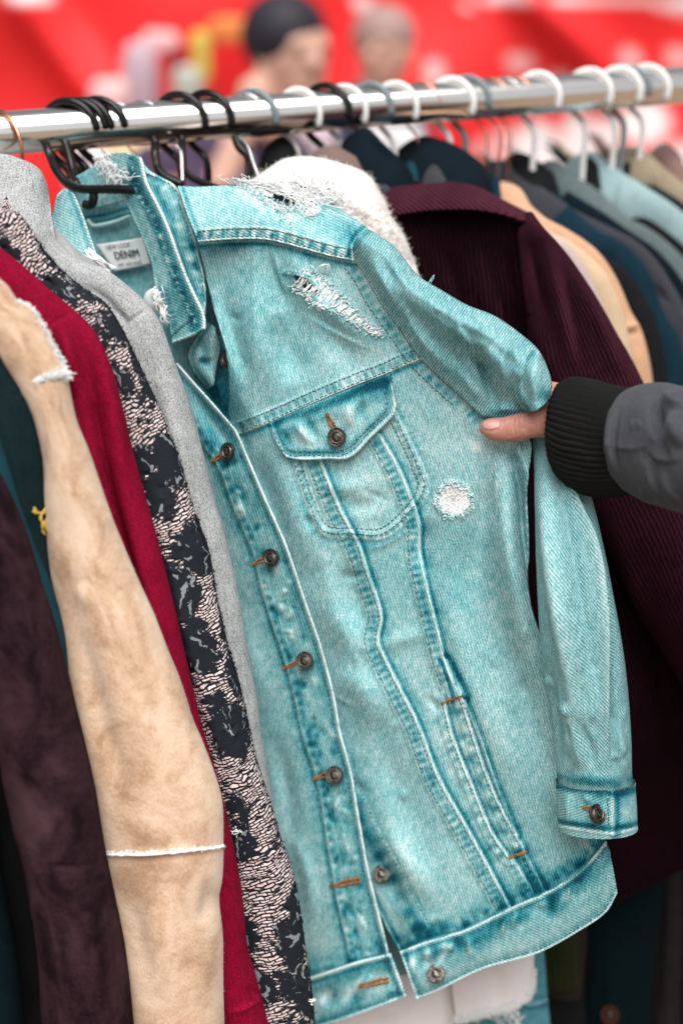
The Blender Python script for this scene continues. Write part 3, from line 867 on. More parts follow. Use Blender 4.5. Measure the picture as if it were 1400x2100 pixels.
# ---- waistband, button side
def wb_relief(R, S, T):
    R.edge(BAND_TOP, 1.4, 4, .34, .25, 1)
    bot = [(854, 2050), (900, 2032), (989, 1989), (1100, 1957), (1186, 1911), (1243, 1871), (1266, 1832)]
    R.edge(bot, 1.4, 4, .30, .15, -1)
    R.edge([(820, 1954), (836, 2000), (854, 2050)], 1.4, 4, .30, .3, -1)
    R.stripe(offset(BAND_TOP, 22), 15, .24, .9, 34, 3)
    R.stripe(offset(BAND_TOP, 40), 20, .14, .5, 40, 6)
    g = np.random.default_rng(12)
    for _ in range(24):
        k = g.uniform(.02, .98); c = cr(BAND_TOP, 100)[int(k * 99)]
        l = g.uniform(25, 62); a = g.normal(1.9, .35)
        R.fold([(c[0], c[1] + 6), (c[0] + math.cos(a) * l * .5, c[1] + 6 + math.sin(a) * l * .5), (c[0] + math.cos(a) * l, c[1] + 6 + math.sin(a) * l)], g.uniform(6, 12), g.choice([-1, 1.4]) * g.uniform(.8, 2.0), dye=g.choice([-.26, .26]))
def wb_depth(U, V, S, T): return JP(U, V) - .010 - .004 * np.sin(np.pi * T) + .02 * np.clip(S - .9, 0, 1) * 10 * (S - .9)
wband = Panel('waistband', M['denim_flat'], jk, BAND_TOP, [(854, 2050), (900, 2032), (989, 1989), (1100, 1957), (1186, 1911), (1243, 1871), (1266, 1832)],
              [(820, 1954), (836, 2000), (854, 2050)], [(1243, 1727), (1254, 1768), (1266, 1832)], wb_depth, wb_relief, step=2.2, solid=.0028)

# ---- buttonhole side: long strip lapping over
PSTITCH = [(395, 870), (413, 908), (448, 959), (476, 1037), (519, 1136), (535, 1206), (562, 1293), (586, 1364), (605, 1438), (618, 1500), (650, 1604), (668, 1714), (689, 1839), (718, 1968)]
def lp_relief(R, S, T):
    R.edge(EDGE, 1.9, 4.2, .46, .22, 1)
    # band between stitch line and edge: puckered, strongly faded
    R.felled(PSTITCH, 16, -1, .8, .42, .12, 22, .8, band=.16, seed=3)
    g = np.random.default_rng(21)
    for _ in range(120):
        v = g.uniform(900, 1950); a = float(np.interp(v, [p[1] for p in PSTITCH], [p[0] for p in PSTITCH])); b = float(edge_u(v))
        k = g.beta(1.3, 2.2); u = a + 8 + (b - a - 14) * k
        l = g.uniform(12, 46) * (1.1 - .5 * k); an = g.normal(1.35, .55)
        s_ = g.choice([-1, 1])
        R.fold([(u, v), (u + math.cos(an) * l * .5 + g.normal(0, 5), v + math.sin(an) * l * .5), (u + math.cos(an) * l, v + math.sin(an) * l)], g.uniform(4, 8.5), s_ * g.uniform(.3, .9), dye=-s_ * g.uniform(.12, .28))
    R.stripe(offset(PSTITCH, -18), 16, .16, 0, 30, 4)
    R.stripe(offset(EDGE, 20), 14, .12, 0, 40, 6)
    R.fold([(370, 800), (420, 900), (470, 1000)], 16, 3); R.fold([(395, 800), (440, 870), (480, 930)], 12, -4)
    R.spot(430, 900, 34, 22, 0, .2, .5)
    for v in (945, 1150, 1365, 1596, 1815):
        R.spot(float(edge_u(v)) - 42, v, 34, 16, -1.0, .12)
    R.fold([(480, 1240), (510, 1350), (540, 1470)], 26, 4); R.fold([(560, 1500), (590, 1620), (600, 1740)], 18, -4)
    R.fold([(600, 1700), (630, 1800), (640, 1900)], 14, 3)
    R.stripe([(620, 2000), (690, 1982), (740, 1966), (790, 1952)], 10, .3, .8, 22, 2)
    R.stripe([(620, 1975), (690, 1960), (740, 1945), (790, 1930)], 16, .18, .0, 22, 5)
def lp_depth(U, V, S, T):
    x = np.clip(edge_u(V) - U, 0, 400) / F * 1.15
    k = np.interp(V, [740, 1000, 1500, 2000], [.75, .5, .28, .15])
    return JP(U, V) - .010 + k * x + 1.2 * x * x + .55 * np.clip(520 - edge_u(V), 0, 200) / F * 1.15
lpan = Panel('buttonhole_side_front', M['denim'], jk, [(326, 768), (345, 755), (362, 745)], [(600, 2012), (640, 2006), (736, 1975), (796, 1961)],
             [(326, 768), (350, 850), (390, 1000), (430, 1150), (470, 1300), (500, 1450), (520, 1600), (540, 1750), (570, 1900), (600, 2012)], EDGE, lp_depth, lp_relief, step=2.2)
LW_TOP = [(600, 2017), (639, 2007), (736, 1975), (786, 1963), (799, 1960)]
LW_BOT = [(618, 2118), (700, 2093), (770, 2068), (830, 2045)]
def lw_relief(R, S, T):
    R.edge(LW_TOP, 1.5, 4, .36, .3, 1); R.edge(LW_BOT, 1.3, 4, .3, .25, -1); R.edge([(799, 1960), (815, 2003), (830, 2045)], 1.4, 4, .32, .3, 1)
    R.stripe(offset(LW_TOP, 20), 13, .22, .8, 26, 3); R.stripe(offset(LW_BOT, -18), 12, .2, .6, 24, 6)
    g = np.random.default_rng(2)
    for _ in range(12):
        u = g.uniform(640, 800); v = 2010 - (u - 639) * .3 + g.uniform(10, 60)
        R.fold([(u, v), (u - 14, v + 22), (u - 24, v + 40)], g.uniform(5, 9), g.normal(0, 1.4), dye=g.choice([-.2, .2]))
lwb = Panel('buttonhole_waistband', M['denim_flat'], jk, LW_TOP, LW_BOT, [(600, 2017), (610, 2070), (618, 2118)], [(799, 1960), (815, 2003), (830, 2045)],
            lambda U, V, S, T: lp_depth(U, V, S, T) - .006, lw_relief, step=2.2, solid=.0028)

# ---- turned-out corner of the button side at the neck
def pc_relief(R, S, T):
    R.edge([(425, 661), (396, 704), (386, 728), (393, 757), (425, 800)], 1.2, 3, .25, .25, -1)
    R.fold([(420, 690), (418, 730), (430, 770)], 10, -3, dye=.2); R.fold([(405, 735), (420, 742), (440, 738)], 7, -3, dye=.25); R.fold([(402, 715), (410, 730), (405, 750)], 8, 3)
corner = Panel('placket_corner', M['denim'], jk, [(425, 661), (436, 668), (448, 690)], [(425, 800), (436, 790), (442, 772)], [(425, 661), (396, 704), (386, 728), (393, 757), (425, 800)],
               [(448, 690), (452, 715), (446, 745), (442, 772)], lambda U, V, S, T: JP(U, V) + .024 - .012 * np.sin(np.pi * S) + .010 * (1 - S), pc_relief, step=1.8)
inner = Panel('inner_placket', M['denim'], jk, [(400, 700), (450, 690), (480, 690)], [(470, 900), (500, 905), (525, 905)], [(400, 700), (398, 770), (425, 830), (470, 900)],
              [(480, 690), (495, 780), (510, 850), (525, 905)], lambda U, V, S, T: JP(U, V) + .040, lambda R, S, T: (R.spot(450, 830, 30, 60, 0, .3), R.fold([(430, 740), (450, 800), (480, 860)], 12, 3)), step=2.4, base=.6)

# ---- collar
RIDGE = [(286, 322), (292, 340), (296, 365), (305, 387), (325, 425), (345, 470), (362, 517), (382, 570), (400, 610), (416, 645), (418, 672)]
LEAF_L = [(208, 318), (238, 366), (255, 407), (275, 450), (295, 495), (310, 537), (316, 572), (325, 605), (345, 655), (353, 703)]
def leaf_relief(R, S, T):
    R.edge(RIDGE, 2.0, 4.5, .42, .3, 1)
    R.stripe(offset(RIDGE, 22), 9, .42, -.6, 9, 3)
    q = cr(offset(RIDGE, 22), 60)
    for k, (a, b) in enumerate(q):
        R.spot(a + random.uniform(-5, 5), b + random.uniform(-3, 3), 3.6, 2.6, .5, -.35)
    R.edge([(353, 702), (387, 690), (417, 675)], 1.6, 4, .3, .3, 1)
    R.stripe([(352, 690), (370, 672), (392, 656)], 3, .3, -.4)
    R.edge(LEAF_L, .8, 3, .1, .1, -1)
    R.spot(330, 590, 16, 26, 0, -.14); R.spot(350, 600, 20, 26, 0, .2); R.spot(372, 640, 14, 16, 0, .18)
    R.spot(270, 385, 20, 40, 0, .12, -.3)
    R.felled([(330, 600), (345, 640), (350, 660)], 16, -1, .6, .2, .1, 9, .5)
def leaf_depth(U, V, S, T):
    return JP(U, V) - .006 + .020 * (1 - S) ** 1.3 + .022 * (1 - T) + np.interp(U, [200, 420], [.02, .004])
leaf = Panel('collar', M['denim_flat'], jk, [(208, 318), (240, 312), (262, 314), (286, 322)], [(353, 703), (387, 690), (418, 674)], LEAF_L, RIDGE, leaf_depth, leaf_relief, step=1.8, solid=.0024)
STAND_R = [(302, 350), (330, 362), (362, 383), (377, 425), (395, 475), (409, 525), (420, 575), (423, 612), (421, 645)]
def stand_relief(R, S, T):
    R.edge(offset(STAND_R, 3), .8, 3, .12, .2, 1)
    g = np.random.default_rng(4)
    for k in range(34):
        t = g.uniform(0.1, 1); i = int(t * 99); a = cr(RIDGE, 100)[i]; b = cr(STAND_R, 100)[i]; s_ = g.uniform(.35, .95)
        u, v = a * (1 - s_) + b * s_
        sg = g.choice([-1, 1]); R.spot(u, v, g.uniform(7, 13), g.uniform(5, 9), sg * .5, -sg * .24, g.uniform(-.6, .6))
    R.stripe([(315, 372), (345, 440), (370, 520), (395, 600)], 10, .28, -.3, 22, 5)
stand = Panel('collar_stand', M['denim'], jk, [(286, 330), (295, 340), (302, 350)], [(408, 668), (415, 655), (421, 645)], RIDGE[:-1] + [(410, 668)], STAND_R,
              lambda U, V, S, T: JP(U, V) + .006 + .006 * S + .024 * (1 - T) + np.interp(U, [200, 420], [.02, .0]), stand_relief, step=1.8, base=.42)
lcol = Panel('far_collar', M['denim_flat'], jk, [(120, 402), (134, 386), (150, 396)], [(160, 520), (180, 530), (196, 520)], [(120, 402), (107, 447), (118, 490), (160, 520)],
             [(150, 396), (162, 425), (182, 482), (196, 520)], lambda U, V, S, T: JP(U, V) - .008 + .01 * S, lambda R, S, T: R.edge([(152, 397), (162, 425), (182, 482), (196, 520)], 1.2, 3, .2, .2, 1), step=2, base=.33, solid=.0024)
back = Panel('back_collar', M['denim_flat'], jk, [(136, 372), (165, 356), (205, 335), (240, 335)], [(150, 430), (200, 425), (262, 408)], [(136, 372), (145, 400), (150, 430)], [(240, 335), (252, 375), (262, 408)],
             lambda U, V, S, T: JP(U, V) + .062 + .03 * (1 - S) * 0, None, step=2.2, base=.40)
nape = Panel('back_neck_lining', M['denim'], jk, [(146, 425), (200, 418), (266, 402)], [(250, 770), (330, 790), (430, 820)], [(146, 425), (180, 500), (230, 640), (250, 770)], [(266, 402), (320, 540), (380, 720), (430, 820)],
             lambda U, V, S, T: JP(U, V) + .075, lambda R, S, T: (R.stripe([(170, 447), (215, 440), (268, 424)], 4, .35, -.5), R.stripe([(165, 460), (215, 452), (275, 436)], 3, .3, -.4), R.spot(220, 458, 28, 6, 1, -.2, -.12)), step=2.4, base=.44)
# back of the jacket behind everything
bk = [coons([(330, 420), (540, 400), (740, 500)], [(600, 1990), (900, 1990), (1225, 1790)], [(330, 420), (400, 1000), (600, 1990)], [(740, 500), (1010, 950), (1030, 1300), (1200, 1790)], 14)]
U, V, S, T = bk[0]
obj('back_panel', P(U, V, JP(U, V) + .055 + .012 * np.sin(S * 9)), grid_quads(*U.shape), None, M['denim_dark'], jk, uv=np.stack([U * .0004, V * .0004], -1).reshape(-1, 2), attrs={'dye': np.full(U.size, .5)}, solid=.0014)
# loop on the back neck
b = Bag(); b.tube([P(u, v, JP(u, v) + .068) for u, v in cr([(182, 452), (190, 462), (215, 460), (245, 452), (264, 444)], 20)], .0048, 8, flat=.4); b.out('hanging_loop', M['thread_aqua'], nape.o)

# ---- pocket flap with its button
FT = [(554, 868), (640, 829), (720, 797), (797, 768)]
FB = [(586, 937), (620, 942), (671, 940), (714, 938), (762, 893), (809, 845)]
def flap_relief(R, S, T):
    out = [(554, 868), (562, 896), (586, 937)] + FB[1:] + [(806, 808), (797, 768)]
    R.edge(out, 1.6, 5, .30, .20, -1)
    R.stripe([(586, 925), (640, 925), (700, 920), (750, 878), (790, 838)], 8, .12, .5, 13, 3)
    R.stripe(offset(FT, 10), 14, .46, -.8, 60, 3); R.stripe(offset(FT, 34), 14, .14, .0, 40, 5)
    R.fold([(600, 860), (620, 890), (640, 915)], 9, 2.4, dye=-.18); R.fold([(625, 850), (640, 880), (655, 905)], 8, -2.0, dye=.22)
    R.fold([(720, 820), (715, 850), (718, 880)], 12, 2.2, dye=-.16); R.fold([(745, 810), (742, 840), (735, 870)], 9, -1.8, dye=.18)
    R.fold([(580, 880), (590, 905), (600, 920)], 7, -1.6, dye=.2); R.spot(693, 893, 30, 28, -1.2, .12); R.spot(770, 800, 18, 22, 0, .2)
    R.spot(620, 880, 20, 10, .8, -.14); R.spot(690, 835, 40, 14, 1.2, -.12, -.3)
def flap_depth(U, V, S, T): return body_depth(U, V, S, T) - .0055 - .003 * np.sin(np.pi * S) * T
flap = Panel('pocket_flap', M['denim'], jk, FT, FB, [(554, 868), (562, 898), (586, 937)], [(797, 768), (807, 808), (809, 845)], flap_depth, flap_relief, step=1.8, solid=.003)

# ---- stitching
sb = Bag()
for pan, c in [(yoke, offset(YOKE_LO, -5)), (body, offset(CHEST, 4)), (body, offset(CHEST, 22)),
               (body, bag_ := [(601, 935), (633, 1030), (664, 1089), (723, 1094), (786, 1094), (869, 1002), (857, 959), (812, 858)]),
               (body, [(612, 935), (643, 1026), (672, 1078), (724, 1083), (782, 1083), (856, 1000), (846, 962), (800, 862)]),
               (body, offset(PRIN_A, 28)), (body, offset(PRIN_B, 25)), (body, offset(PRIN_A, 7)), (body, offset(WELT_L, -6)), (body, offset(WELT_L, 5)), (body, offset(WELT_M, 5)), (body, offset(WELT_R, 4)),
               (body, [(725, 1593), (754, 1654), (779, 1711), (807, 1761), (843, 1832), (879, 1900)]),
               (body, offset(ARMHOLE[:-1], 24)),
               (lpan, offset(PSTITCH, 2)), (lpan, offset(EDGE, 9)), (flap, [(569, 880), (576, 899), (594, 923), (640, 926), (706, 923), (750, 883), (792, 838), (788, 800)]), (flap, [(562, 885), (570, 908), (590, 932), (640, 934), (711, 931), (756, 888), (801, 842)]),
               (leaf, offset(RIDGE, 16)), (leaf, offset(RIDGE, 27)), (leaf, [(352, 690), (372, 672), (394, 655)]), (stand, offset(STAND_R, 5)),
               (wband, offset(BAND_TOP, 8)), (wband, [(862, 2040), (900, 2024), (989, 1981), (1100, 1949), (1186, 1903), (1240, 1865), (1258, 1832)]), (wband, [(829, 1958), (843, 2000), (860, 2040)]),
               (lwb, offset(LW_TOP, 8)), (lwb, offset(LW_BOT, -8)), (lwb, [(791, 1968), (806, 2005), (820, 2040)])]:
    stitch_path(sb, pan, c)
for c in ([(1145, 1611), (1190, 1612), (1248, 1624)], [(1262, 1622), (1300, 1612)], [(1150, 1688), (1196, 1697), (1248, 1703)], [(1262, 1702), (1303, 1694)], [(1246, 1628), (1247, 1665), (1247, 1700)]):
    stitch_path(sb, cuff, c)
sb.out('stitching', M['thread_dark'], jk)
sb = Bag()
stitch_path(sb, yoke, offset(YOKE_LO, -22))
stitch_path(sb, yoke, offset(YOKE_LO, -21.2))
sb.out('brown_stitching', M['thread_brown'], jk)
for (a, b) in (((905, 1440), (948, 1425)), ((1043, 1757), (1079, 1745))):
    sb = Bag()
    for k in range(3):
        q = [body.at(a[0] + (b[0] - a[0]) * t, a[1] + (b[1] - a[1]) * t + k * 1.6, .0012)[0] for t in np.linspace(0, 1, 10)]
        sb.tube(q, .0005, 5)
    sb.out('bar_tack', M['thread_orange'], jk)

# ---- buttons
def text_mesh(s, size, depth=.0, font_align='CENTER'):
    c = bpy.data.curves.new('text', 'FONT'); c.body = s; c.size = size; c.align_x = font_align; c.align_y = 'CENTER'; c.extrude = depth; c.resolution_u = 3
    o = bpy.data.objects.new('text', c); col.objects.link(o)
    bpy.context.view_layer.update()
    me = bpy.data.meshes.new_from_object(o.evaluated_get(bpy.context.evaluated_depsgraph_get()))
    bpy.data.objects.remove(o); bpy.data.curves.remove(c)
    V = np.array([v.co[:] for v in me.vertices]); T = []
    me.calc_loop_triangles()
    T = np.array([t.vertices[:] for t in me.loop_triangles]); bpy.data.meshes.remove(me)
    return V, T

def lathe(prof, k=40):
    prof = np.asarray(prof, float); th = np.arange(k) / k * 2 * np.pi
    V = np.stack([prof[:, 0][:, None] * np.cos(th), prof[:, 0][:, None] * np.sin(th), np.repeat(prof[:, 1][:, None], k, 1)], -1)
    return V.reshape(-1, 3), grid_quads(len(prof), k, wrap=True, flip=True)

rB = .0079
bV, bQ = lathe([(0.0001, 0), (rB * .5, 0), (rB * .52, -.0002), (rB * .56, .0004), (rB * .62, .0004), (rB * .65, -.0002), (rB * .9, -.0002), (rB * .93, .0006), (rB * .98, .0006), (rB, .0001), (rB, -.0012), (rB * .8, -.0022), (rB * .35, -.0026), (rB * .35, -.0060), (.0001, -.0060)])
rel = Bag()
rv, rq = lathe([(rB * .54, .0001), (rB * .57, .0009), (rB * .62, .0009), (rB * .645, .0001)]); rel.add(rv, rq)
zz = np.array([(-.22, .42), (.16, .14), (.02, .06), (.24, -.36), (-.20, -.02), (-.04, .06)]) * rB
zz3 = np.vstack([np.c_[zz, np.full(6, .0009)], np.c_[zz, np.full(6, -.0001)]])
rel.add(zz3, None, [(0, 2, 1), (0, 5, 2), (5, 4, 2), (4, 3, 2)])
rel.add(zz3, [(i, (i + 1) % 6, 6 + (i + 1) % 6, 6 + i) for i in range(6)])
for txt, a0, a1 in (('AUTHENTIC', 1.35, -1.25), ('DENIM', -2.2, -4.1)):
    for k, ch in enumerate(txt):
        a = a0 + (a1 - a0) * k / (len(txt) - 1)
        tv, tt = text_mesh(ch, rB * .42, .0003)
        c, s_ = math.cos(a - math.pi / 2), math.sin(a - math.pi / 2)
        tv = np.stack([tv[:, 0] * c - tv[:, 1] * s_ + rB * .78 * math.cos(a), tv[:, 0] * s_ + tv[:, 1] * c + rB * .78 * math.sin(a), tv[:, 2] + .0002], 1)
        rel.add(tv, None, tt)
relV = np.vstack(rel.V); relQ = np.vstack(rel.Q); relT = np.vstack(rel.T)
btn_me = None
def button(u, v, pan, yaw=0.0, tilt=0.0, spin=0.0, lift=.0040, parent=None, scale=1.0):
    global btn_me
    W, N = pan.at(u, v)
    z = Vector((W - CAM) * -1).normalized()           # towards the viewer, then turned
    x = Vector((1, 0, 0)); x = (x - z * x.dot(z)).normalized(); y = z.cross(x)
    Rm = Matrix((x, y, z)).transposed() @ Matrix.Rotation(yaw, 3, 'Y') @ Matrix.Rotation(tilt, 3, 'X') @ Matrix.Rotation(spin, 3, 'Z')
    p = parent or pan.o
    if btn_me is None:
        btn_me = mesh_data('button', np.vstack([bV, relV]), np.vstack([bQ, relQ + len(bV)]), relT + len(bV))
        btn_me.materials.append(M['button']); btn_me.materials.append(M['button_high'])
        btn_me.polygons.foreach_set('material_index', np.concatenate([np.zeros(len(bQ), np.int32), np.ones(len(relQ) + len(relT), np.int32)]))
    o = bpy.data.objects.new('button', btn_me); col.objects.link(o); o.parent = p
    o.location = Vector(W) - Vector(root_loc(p)) + z * 0 + Vector(N) * lift; o.rotation_euler = Rm.to_euler(); o.scale = (scale,) * 3
    return o, Rm
def add_button(*a, **k): return button(*a, **k)[0]
def buttonhole(pan, a, b, w=6.0, name='buttonhole'):
    a = np.array(a, float); b = np.array(b, float); d = (b - a); L = np.linalg.norm(d); d /= L; n = np.array([-d[1], d[0]])
    bg = Bag(); g = random.Random(int(a[0]))
    k = 0; m = int(L / 1.5)
    for s_ in (-1, 1):
        for i in range(m):
            t = i / m
            ww = w * (.35 + .65 * min(1, (t + .05) * 2.2))
            c = a + d * L * t
            p0 = c + n * s_ * ww * .18; p1 = c + n * s_ * ww * (.95 + .12 * g.random()) + d * g.uniform(-.5, .8)
            q = [pan.at(*p0, .0001)[0], pan.at(*((p0 + p1) / 2), .0013)[0], pan.at(*p1, .0001)[0]]
            bg.tube(q, .00036, 5)
    for i in range(7):
        c = a + d * (i * .7 - 3)
        q = [pan.at(*(c - n * w * .6), .0002)[0], pan.at(*c, .0016)[0], pan.at(*(c + n * w * .6), .0002)[0]]
        bg.tube(q, .0004, 5)
    return bg.out(name, M['thread_orange'], pan.o)
D = math.radians
add_button(448, 727, corner, D(-48), D(-8), D(20), .012)
add_button(473, 925, lpan, D(-44), D(-6), D(10), .0045); buttonhole(lpan, (438, 944), (465, 924), 5)
add_button(560, 1140, lpan, D(-30), D(-6), D(5), .0045); buttonhole(lpan, (522, 1156), (552, 1140), 5)
add_button(628, 1353, lpan, D(-20), D(-6), D(-10), .0045); buttonhole(lpan, (585, 1370), (622, 1352), 5)
add_button(690, 1586, lpan, D(-18), D(-8), D(0), .0045); buttonhole(lpan, (647, 1597), (684, 1583), 6)
buttonhole(lpan, (683, 1817), (739, 1805), 7)
add_button(787, 1787, body, D(-12), D(-12), D(20), .004)
add_button(895, 1991, wband, D(-6), D(-14), D(15), .0045); buttonhole(lwb, (741, 2022), (798, 2010), 7)
add_button(693, 896, flap, D(-14), D(-4), D(-12), .0045); buttonhole(flap, (671, 851), (688, 884), 6)
add_button(1227, 1667, cuff, D(38), D(-6), D(30), .004, parent=lsleeve.o, scale=1.0); buttonhole(cuff, (1197, 1657), (1216, 1662), 5).parent = lsleeve.o

# ---- rips: loose cotton threads
g = np.random.default_rng(33)
tb = Bag(); ta = Bag()
def rnd(k=1.0): return g.normal(0, k, 3)
def frag(pan, u, v, bag_, n=1, L=12, r=.00030, lift=.002):
    """short frayed ends at a torn edge"""
    for _ in range(n):
        a, N = pan.at(u + g.normal(0, 2.5), v + g.normal(0, 2.5), .0002)
        e = a + (N * abs(g.normal(.5, .4)) + rnd(.6)) * L * .0004
        m = (a + e) / 2 + rnd(.0009) + N * lift * .5
        bag_.tube(cr([a, m, e], 7), r, 4)
# torn shoulder: warp bundle across the hole
for k in range(64):
    t = g.random()
    a, _ = yoke.at(498 + 16 * t + g.normal(0, 3), 374 + 10 * t + g.normal(0, 3), .0015)
    b, _ = yoke.at(618 + 26 * g.random(), 398 + 18 * t + g.normal(0, 4), .002)
    q = smooth_rand_thread(a, b, .0018, g); q[:, 2] += .006 * np.sin(np.linspace(0, np.pi, len(q))) * (1.1 - t)
    tb.tube(q, .00030, 4)
for k in range(70):
    t = g.random()
    u = 600 + 70 * g.beta(1.4, 2); v = 396 + (u - 600) * .35 + g.normal(0, 7)
    a, N = yoke.at(u, v, .001)
    pts = [a]
    for j in range(5):
        pts.append(pts[-1] + np.array([g.normal(.0020, .005), g.normal(-.001, .002), g.normal(-.0012, .0045)]) + N * .0008)
    pts = [p_ + N * .003 for p_ in pts]; pts[0] = a
    tb.tube(cr(pts, 22), .00031, 4)
for k in range(46):       # hanging tangle
    a, N = yoke.at(618 + g.normal(0, 14), 402 + g.normal(0, 7), .003); b, _ = yoke.at(640 + g.normal(0, 9), 443 + g.normal(0, 5), .003)
    tb.tube(smooth_rand_thread(a, b, .0035, g), .00031, 4)
for k in range(30):      # loop over the right end and wisps on the left
    a, N = yoke.at(640 + g.normal(0, 14), 400 + g.normal(0, 5), .002)
    c = a + np.array([.012 + g.normal(0, .004), -.004, .004 + g.normal(0, .003)]); e = a + np.array([.017 + g.normal(0, .004), -.003, -.007 + g.normal(0, .003)])
    tb.tube(cr([a, c, e, a + np.array([.010, -.002, -.004])] if k % 2 else [a, c, e], 18), .00029, 4)
for k in range(22):
    a, N = yoke.at(505 + g.normal(0, 16), 378 + g.normal(0, 4), .001)
    c = a + np.array([g.normal(-.003, .005), -.003, .004 + abs(g.normal(0, .003))]); e = c + np.array([g.normal(.006, .006), 0, g.normal(-.002, .002)])
    tb.tube(cr([a, c, e], 14), .00026, 4)
for k in range(260):     # fluffy lip below the tear
    t = g.random(); u = 490 + 130 * t; v = np.interp(u, [490, 520, 560, 580, 620], [378, 394, 418, 430, 426]) + abs(g.normal(0, 7))
    frag(yoke, u, v, tb if g.random() < .45 else ta, 1, 9, .00034)
def flush():
    global tb, ta
    if tb.V: tb.out('frayed_threads', M['thread_white'], jk)
    if ta.V: ta.out('frayed_edges', M['thread_aqua'], jk)
    tb = Bag(); ta = Bag()
flush()
# chest rip: short weft bridging a narrowing slit
RA = [(600, 585), (622, 600), (645, 622), (680, 632), (720, 655), (750, 676), (776, 688)]
RB = [(618, 556), (652, 566), (680, 592), (708, 620), (735, 648), (760, 670), (782, 682)]
qa = cr(RA, 100); qb = cr(RB, 100)
for k in range(84):
    i = int(99 * (k + g.random()) / 84); j = min(99, max(0, i + int(g.normal(3, 1.5))))
    a, N = body.at(*(qa[i] + g.normal(0, 1.2, 2)), .0006); b, _ = body.at(*(qb[j] + g.normal(0, 1.2, 2)), .0006)
    q = smooth_rand_thread(a, b, .0007 if i < 45 else .0003, g); sn_ = np.sin(np.linspace(0, np.pi, len(q)))[:, None]
    q += (N * .0022 + np.array([0, 0, -.0020 - .0018 * math.sin(i * .55)]) * (i < 60)) * sn_ * g.uniform(.5, 1.3)
    tb.tube(q, .00046, 5)
for k in range(260):
    c = qa if k % 2 else qb; i = g.integers(0, 100)
    frag(body, c[i][0], c[i][1] + (3 if k % 2 else -3), tb if g.random() < .3 else ta, 1, 4.5, .00045)
for k in range(3):
    a, N = body.at(660 + k * 3, 560); tb.tube(cr([a, a + N * .004 + np.array([-.002, 0, .005]), a + N * .005 + np.array([.004, 0, .007]), a + N * .004 + np.array([.005, 0, .001]), a + np.array([.003, 0, -.001])], 18), .0003, 4)
flush()
# round hole: dense parallel white yarns
for k in range(64):
    x = -30 + 60 * (k + g.random()) / 64
    h = math.sqrt(max(0, 1 - (x / 31) ** 2)) * 31
    ca, sa = math.cos(-.95), math.sin(-.95)
    f0 = (931 + x * .80 - -h * .58, 1026 + x * .58 + -h * .80); f1 = (931 + x * .80 - h * .58, 1026 + x * .58 + h * .80)
    f0 = (931 + x * .78 + h * .62, 1026 + x * .62 - h * .78); f1 = (931 + x * .78 - h * .62, 1026 + x * .62 + h * .78)
    q = [body.at(f0[0] + (f1[0] - f0[0]) * t + g.normal(0, .5), f0[1] + (f1[1] - f0[1]) * t + g.normal(0, .5), .0007 + .0005 * g.random())[0] for t in np.linspace(0, 1, 9)]
    tb.tube(q, .00040, 4)
for k in range(240):
    a = g.uniform(0, 6.283); rr = 34 + g.normal(0, 2.5)
    frag(body, 931 + rr * math.cos(a), 1026 + rr * math.sin(a), ta if g.random() < .75 else tb, 1, 4.5, .00045)
flush()
# frayed collar
for k in range(90):
    t = g.random(); a, N = leaf.at(212 + 60 * t * g.random(), 320 + 50 * t, .001)
    c = a + np.array([g.normal(.001, .005), -.004, g.normal(.001, .004)]); e = c + np.array([g.normal(.003, .005), 0, g.normal(-.006, .005)])
    tb.tube(cr([a, c, e], 14), .00034, 4)
for k in range(50):
    a, N = leaf.at(205 + 20 * g.random(), 316 + 25 * g.random(), .001)
    e = a + np.array([g.normal(-.004, .003), -.002, g.normal(.001, .003)]); tb.tube(cr([a, (a + e) / 2 + rnd(.002), e], 10), .0003, 4)
a, _ = leaf.at(245, 358, .002); b, _ = leaf.at(292, 360, .002); tb.tube(smooth_rand_thread(a, b, .0012, g), .0004, 4)
flush()
for k in range(70):
    u = 322 + g.normal(0, 6) + 12 * (k / 70); a, N = leaf.at(u, 585 + 60 * k / 70, .001)
    e = a + np.array([g.normal(.004, .003), -.002, -.012 + g.normal(0, .003)]) * .7; tb.tube(cr([a, (a + e) / 2 + np.array([g.normal(-.002, .002), -.004, 0]), e], 10), .0005, 4)
flush()
for k in range(40):
    a, N = lcol.at(186 + g.normal(0, 8), 518 + g.normal(0, 6), .001); e = a + np.array([.010 + g.normal(0, .004), -.003, -.012 + g.normal(0, .004)]); tb.tube(cr([a, (a + e) / 2 + rnd(.002), e], 10), .0006, 4)
flush()
for k in range(5):
    a, N = usleeve.at(880 + g.normal(0, 4), 580 + g.normal(0, 2), .0003); e = a + np.array([g.normal(.002, .002), -.001, g.normal(.004, .002)]); ta.tube(cr([a, (a + e) / 2 + rnd(.0008), e], 8), .00026, 4)
flush()

# ---- woven label in the neck
lab = Panel('neck_label', M['paper'], jk, [(197, 501), (245, 494), (291, 487)], [(235, 556), (272, 549), (308, 541)], [(197, 501), (216, 529), (235, 556)], [(291, 487), (300, 514), (308, 541)], lambda U, V, S, T: JP(U, V) + .066, None, step=6, solid=.0006, attrs_dye=False)
def put_text(s, cu, cv, size, ang, d, parent, mat, name, shear=0.0):
    tv, tt = text_mesh(s, size); tv[:, 0] *= .72
    c, s_ = math.cos(ang), math.sin(ang)
    W0 = P(cu, cv, d)
    X = RT * c + UP * s_; Y = -RT * s_ + UP * c
    Wt = W0 + tv[:, :1] * X + (tv[:, 1:2]) * (Y + shear * X) - FW * .0012
    u_, v_, _ = project(Wt); Wt = P(u_, v_, JP(u_, v_) + .0645)
    return obj(name, Wt, None, tt, mat, parent, smooth=False)
dl = float(JP(250, 520)) + .065
put_text('NEW LOOK', 243, 505, .0056, .14, dl, lab.o, M['ink'], 'label_small_text', -.2)
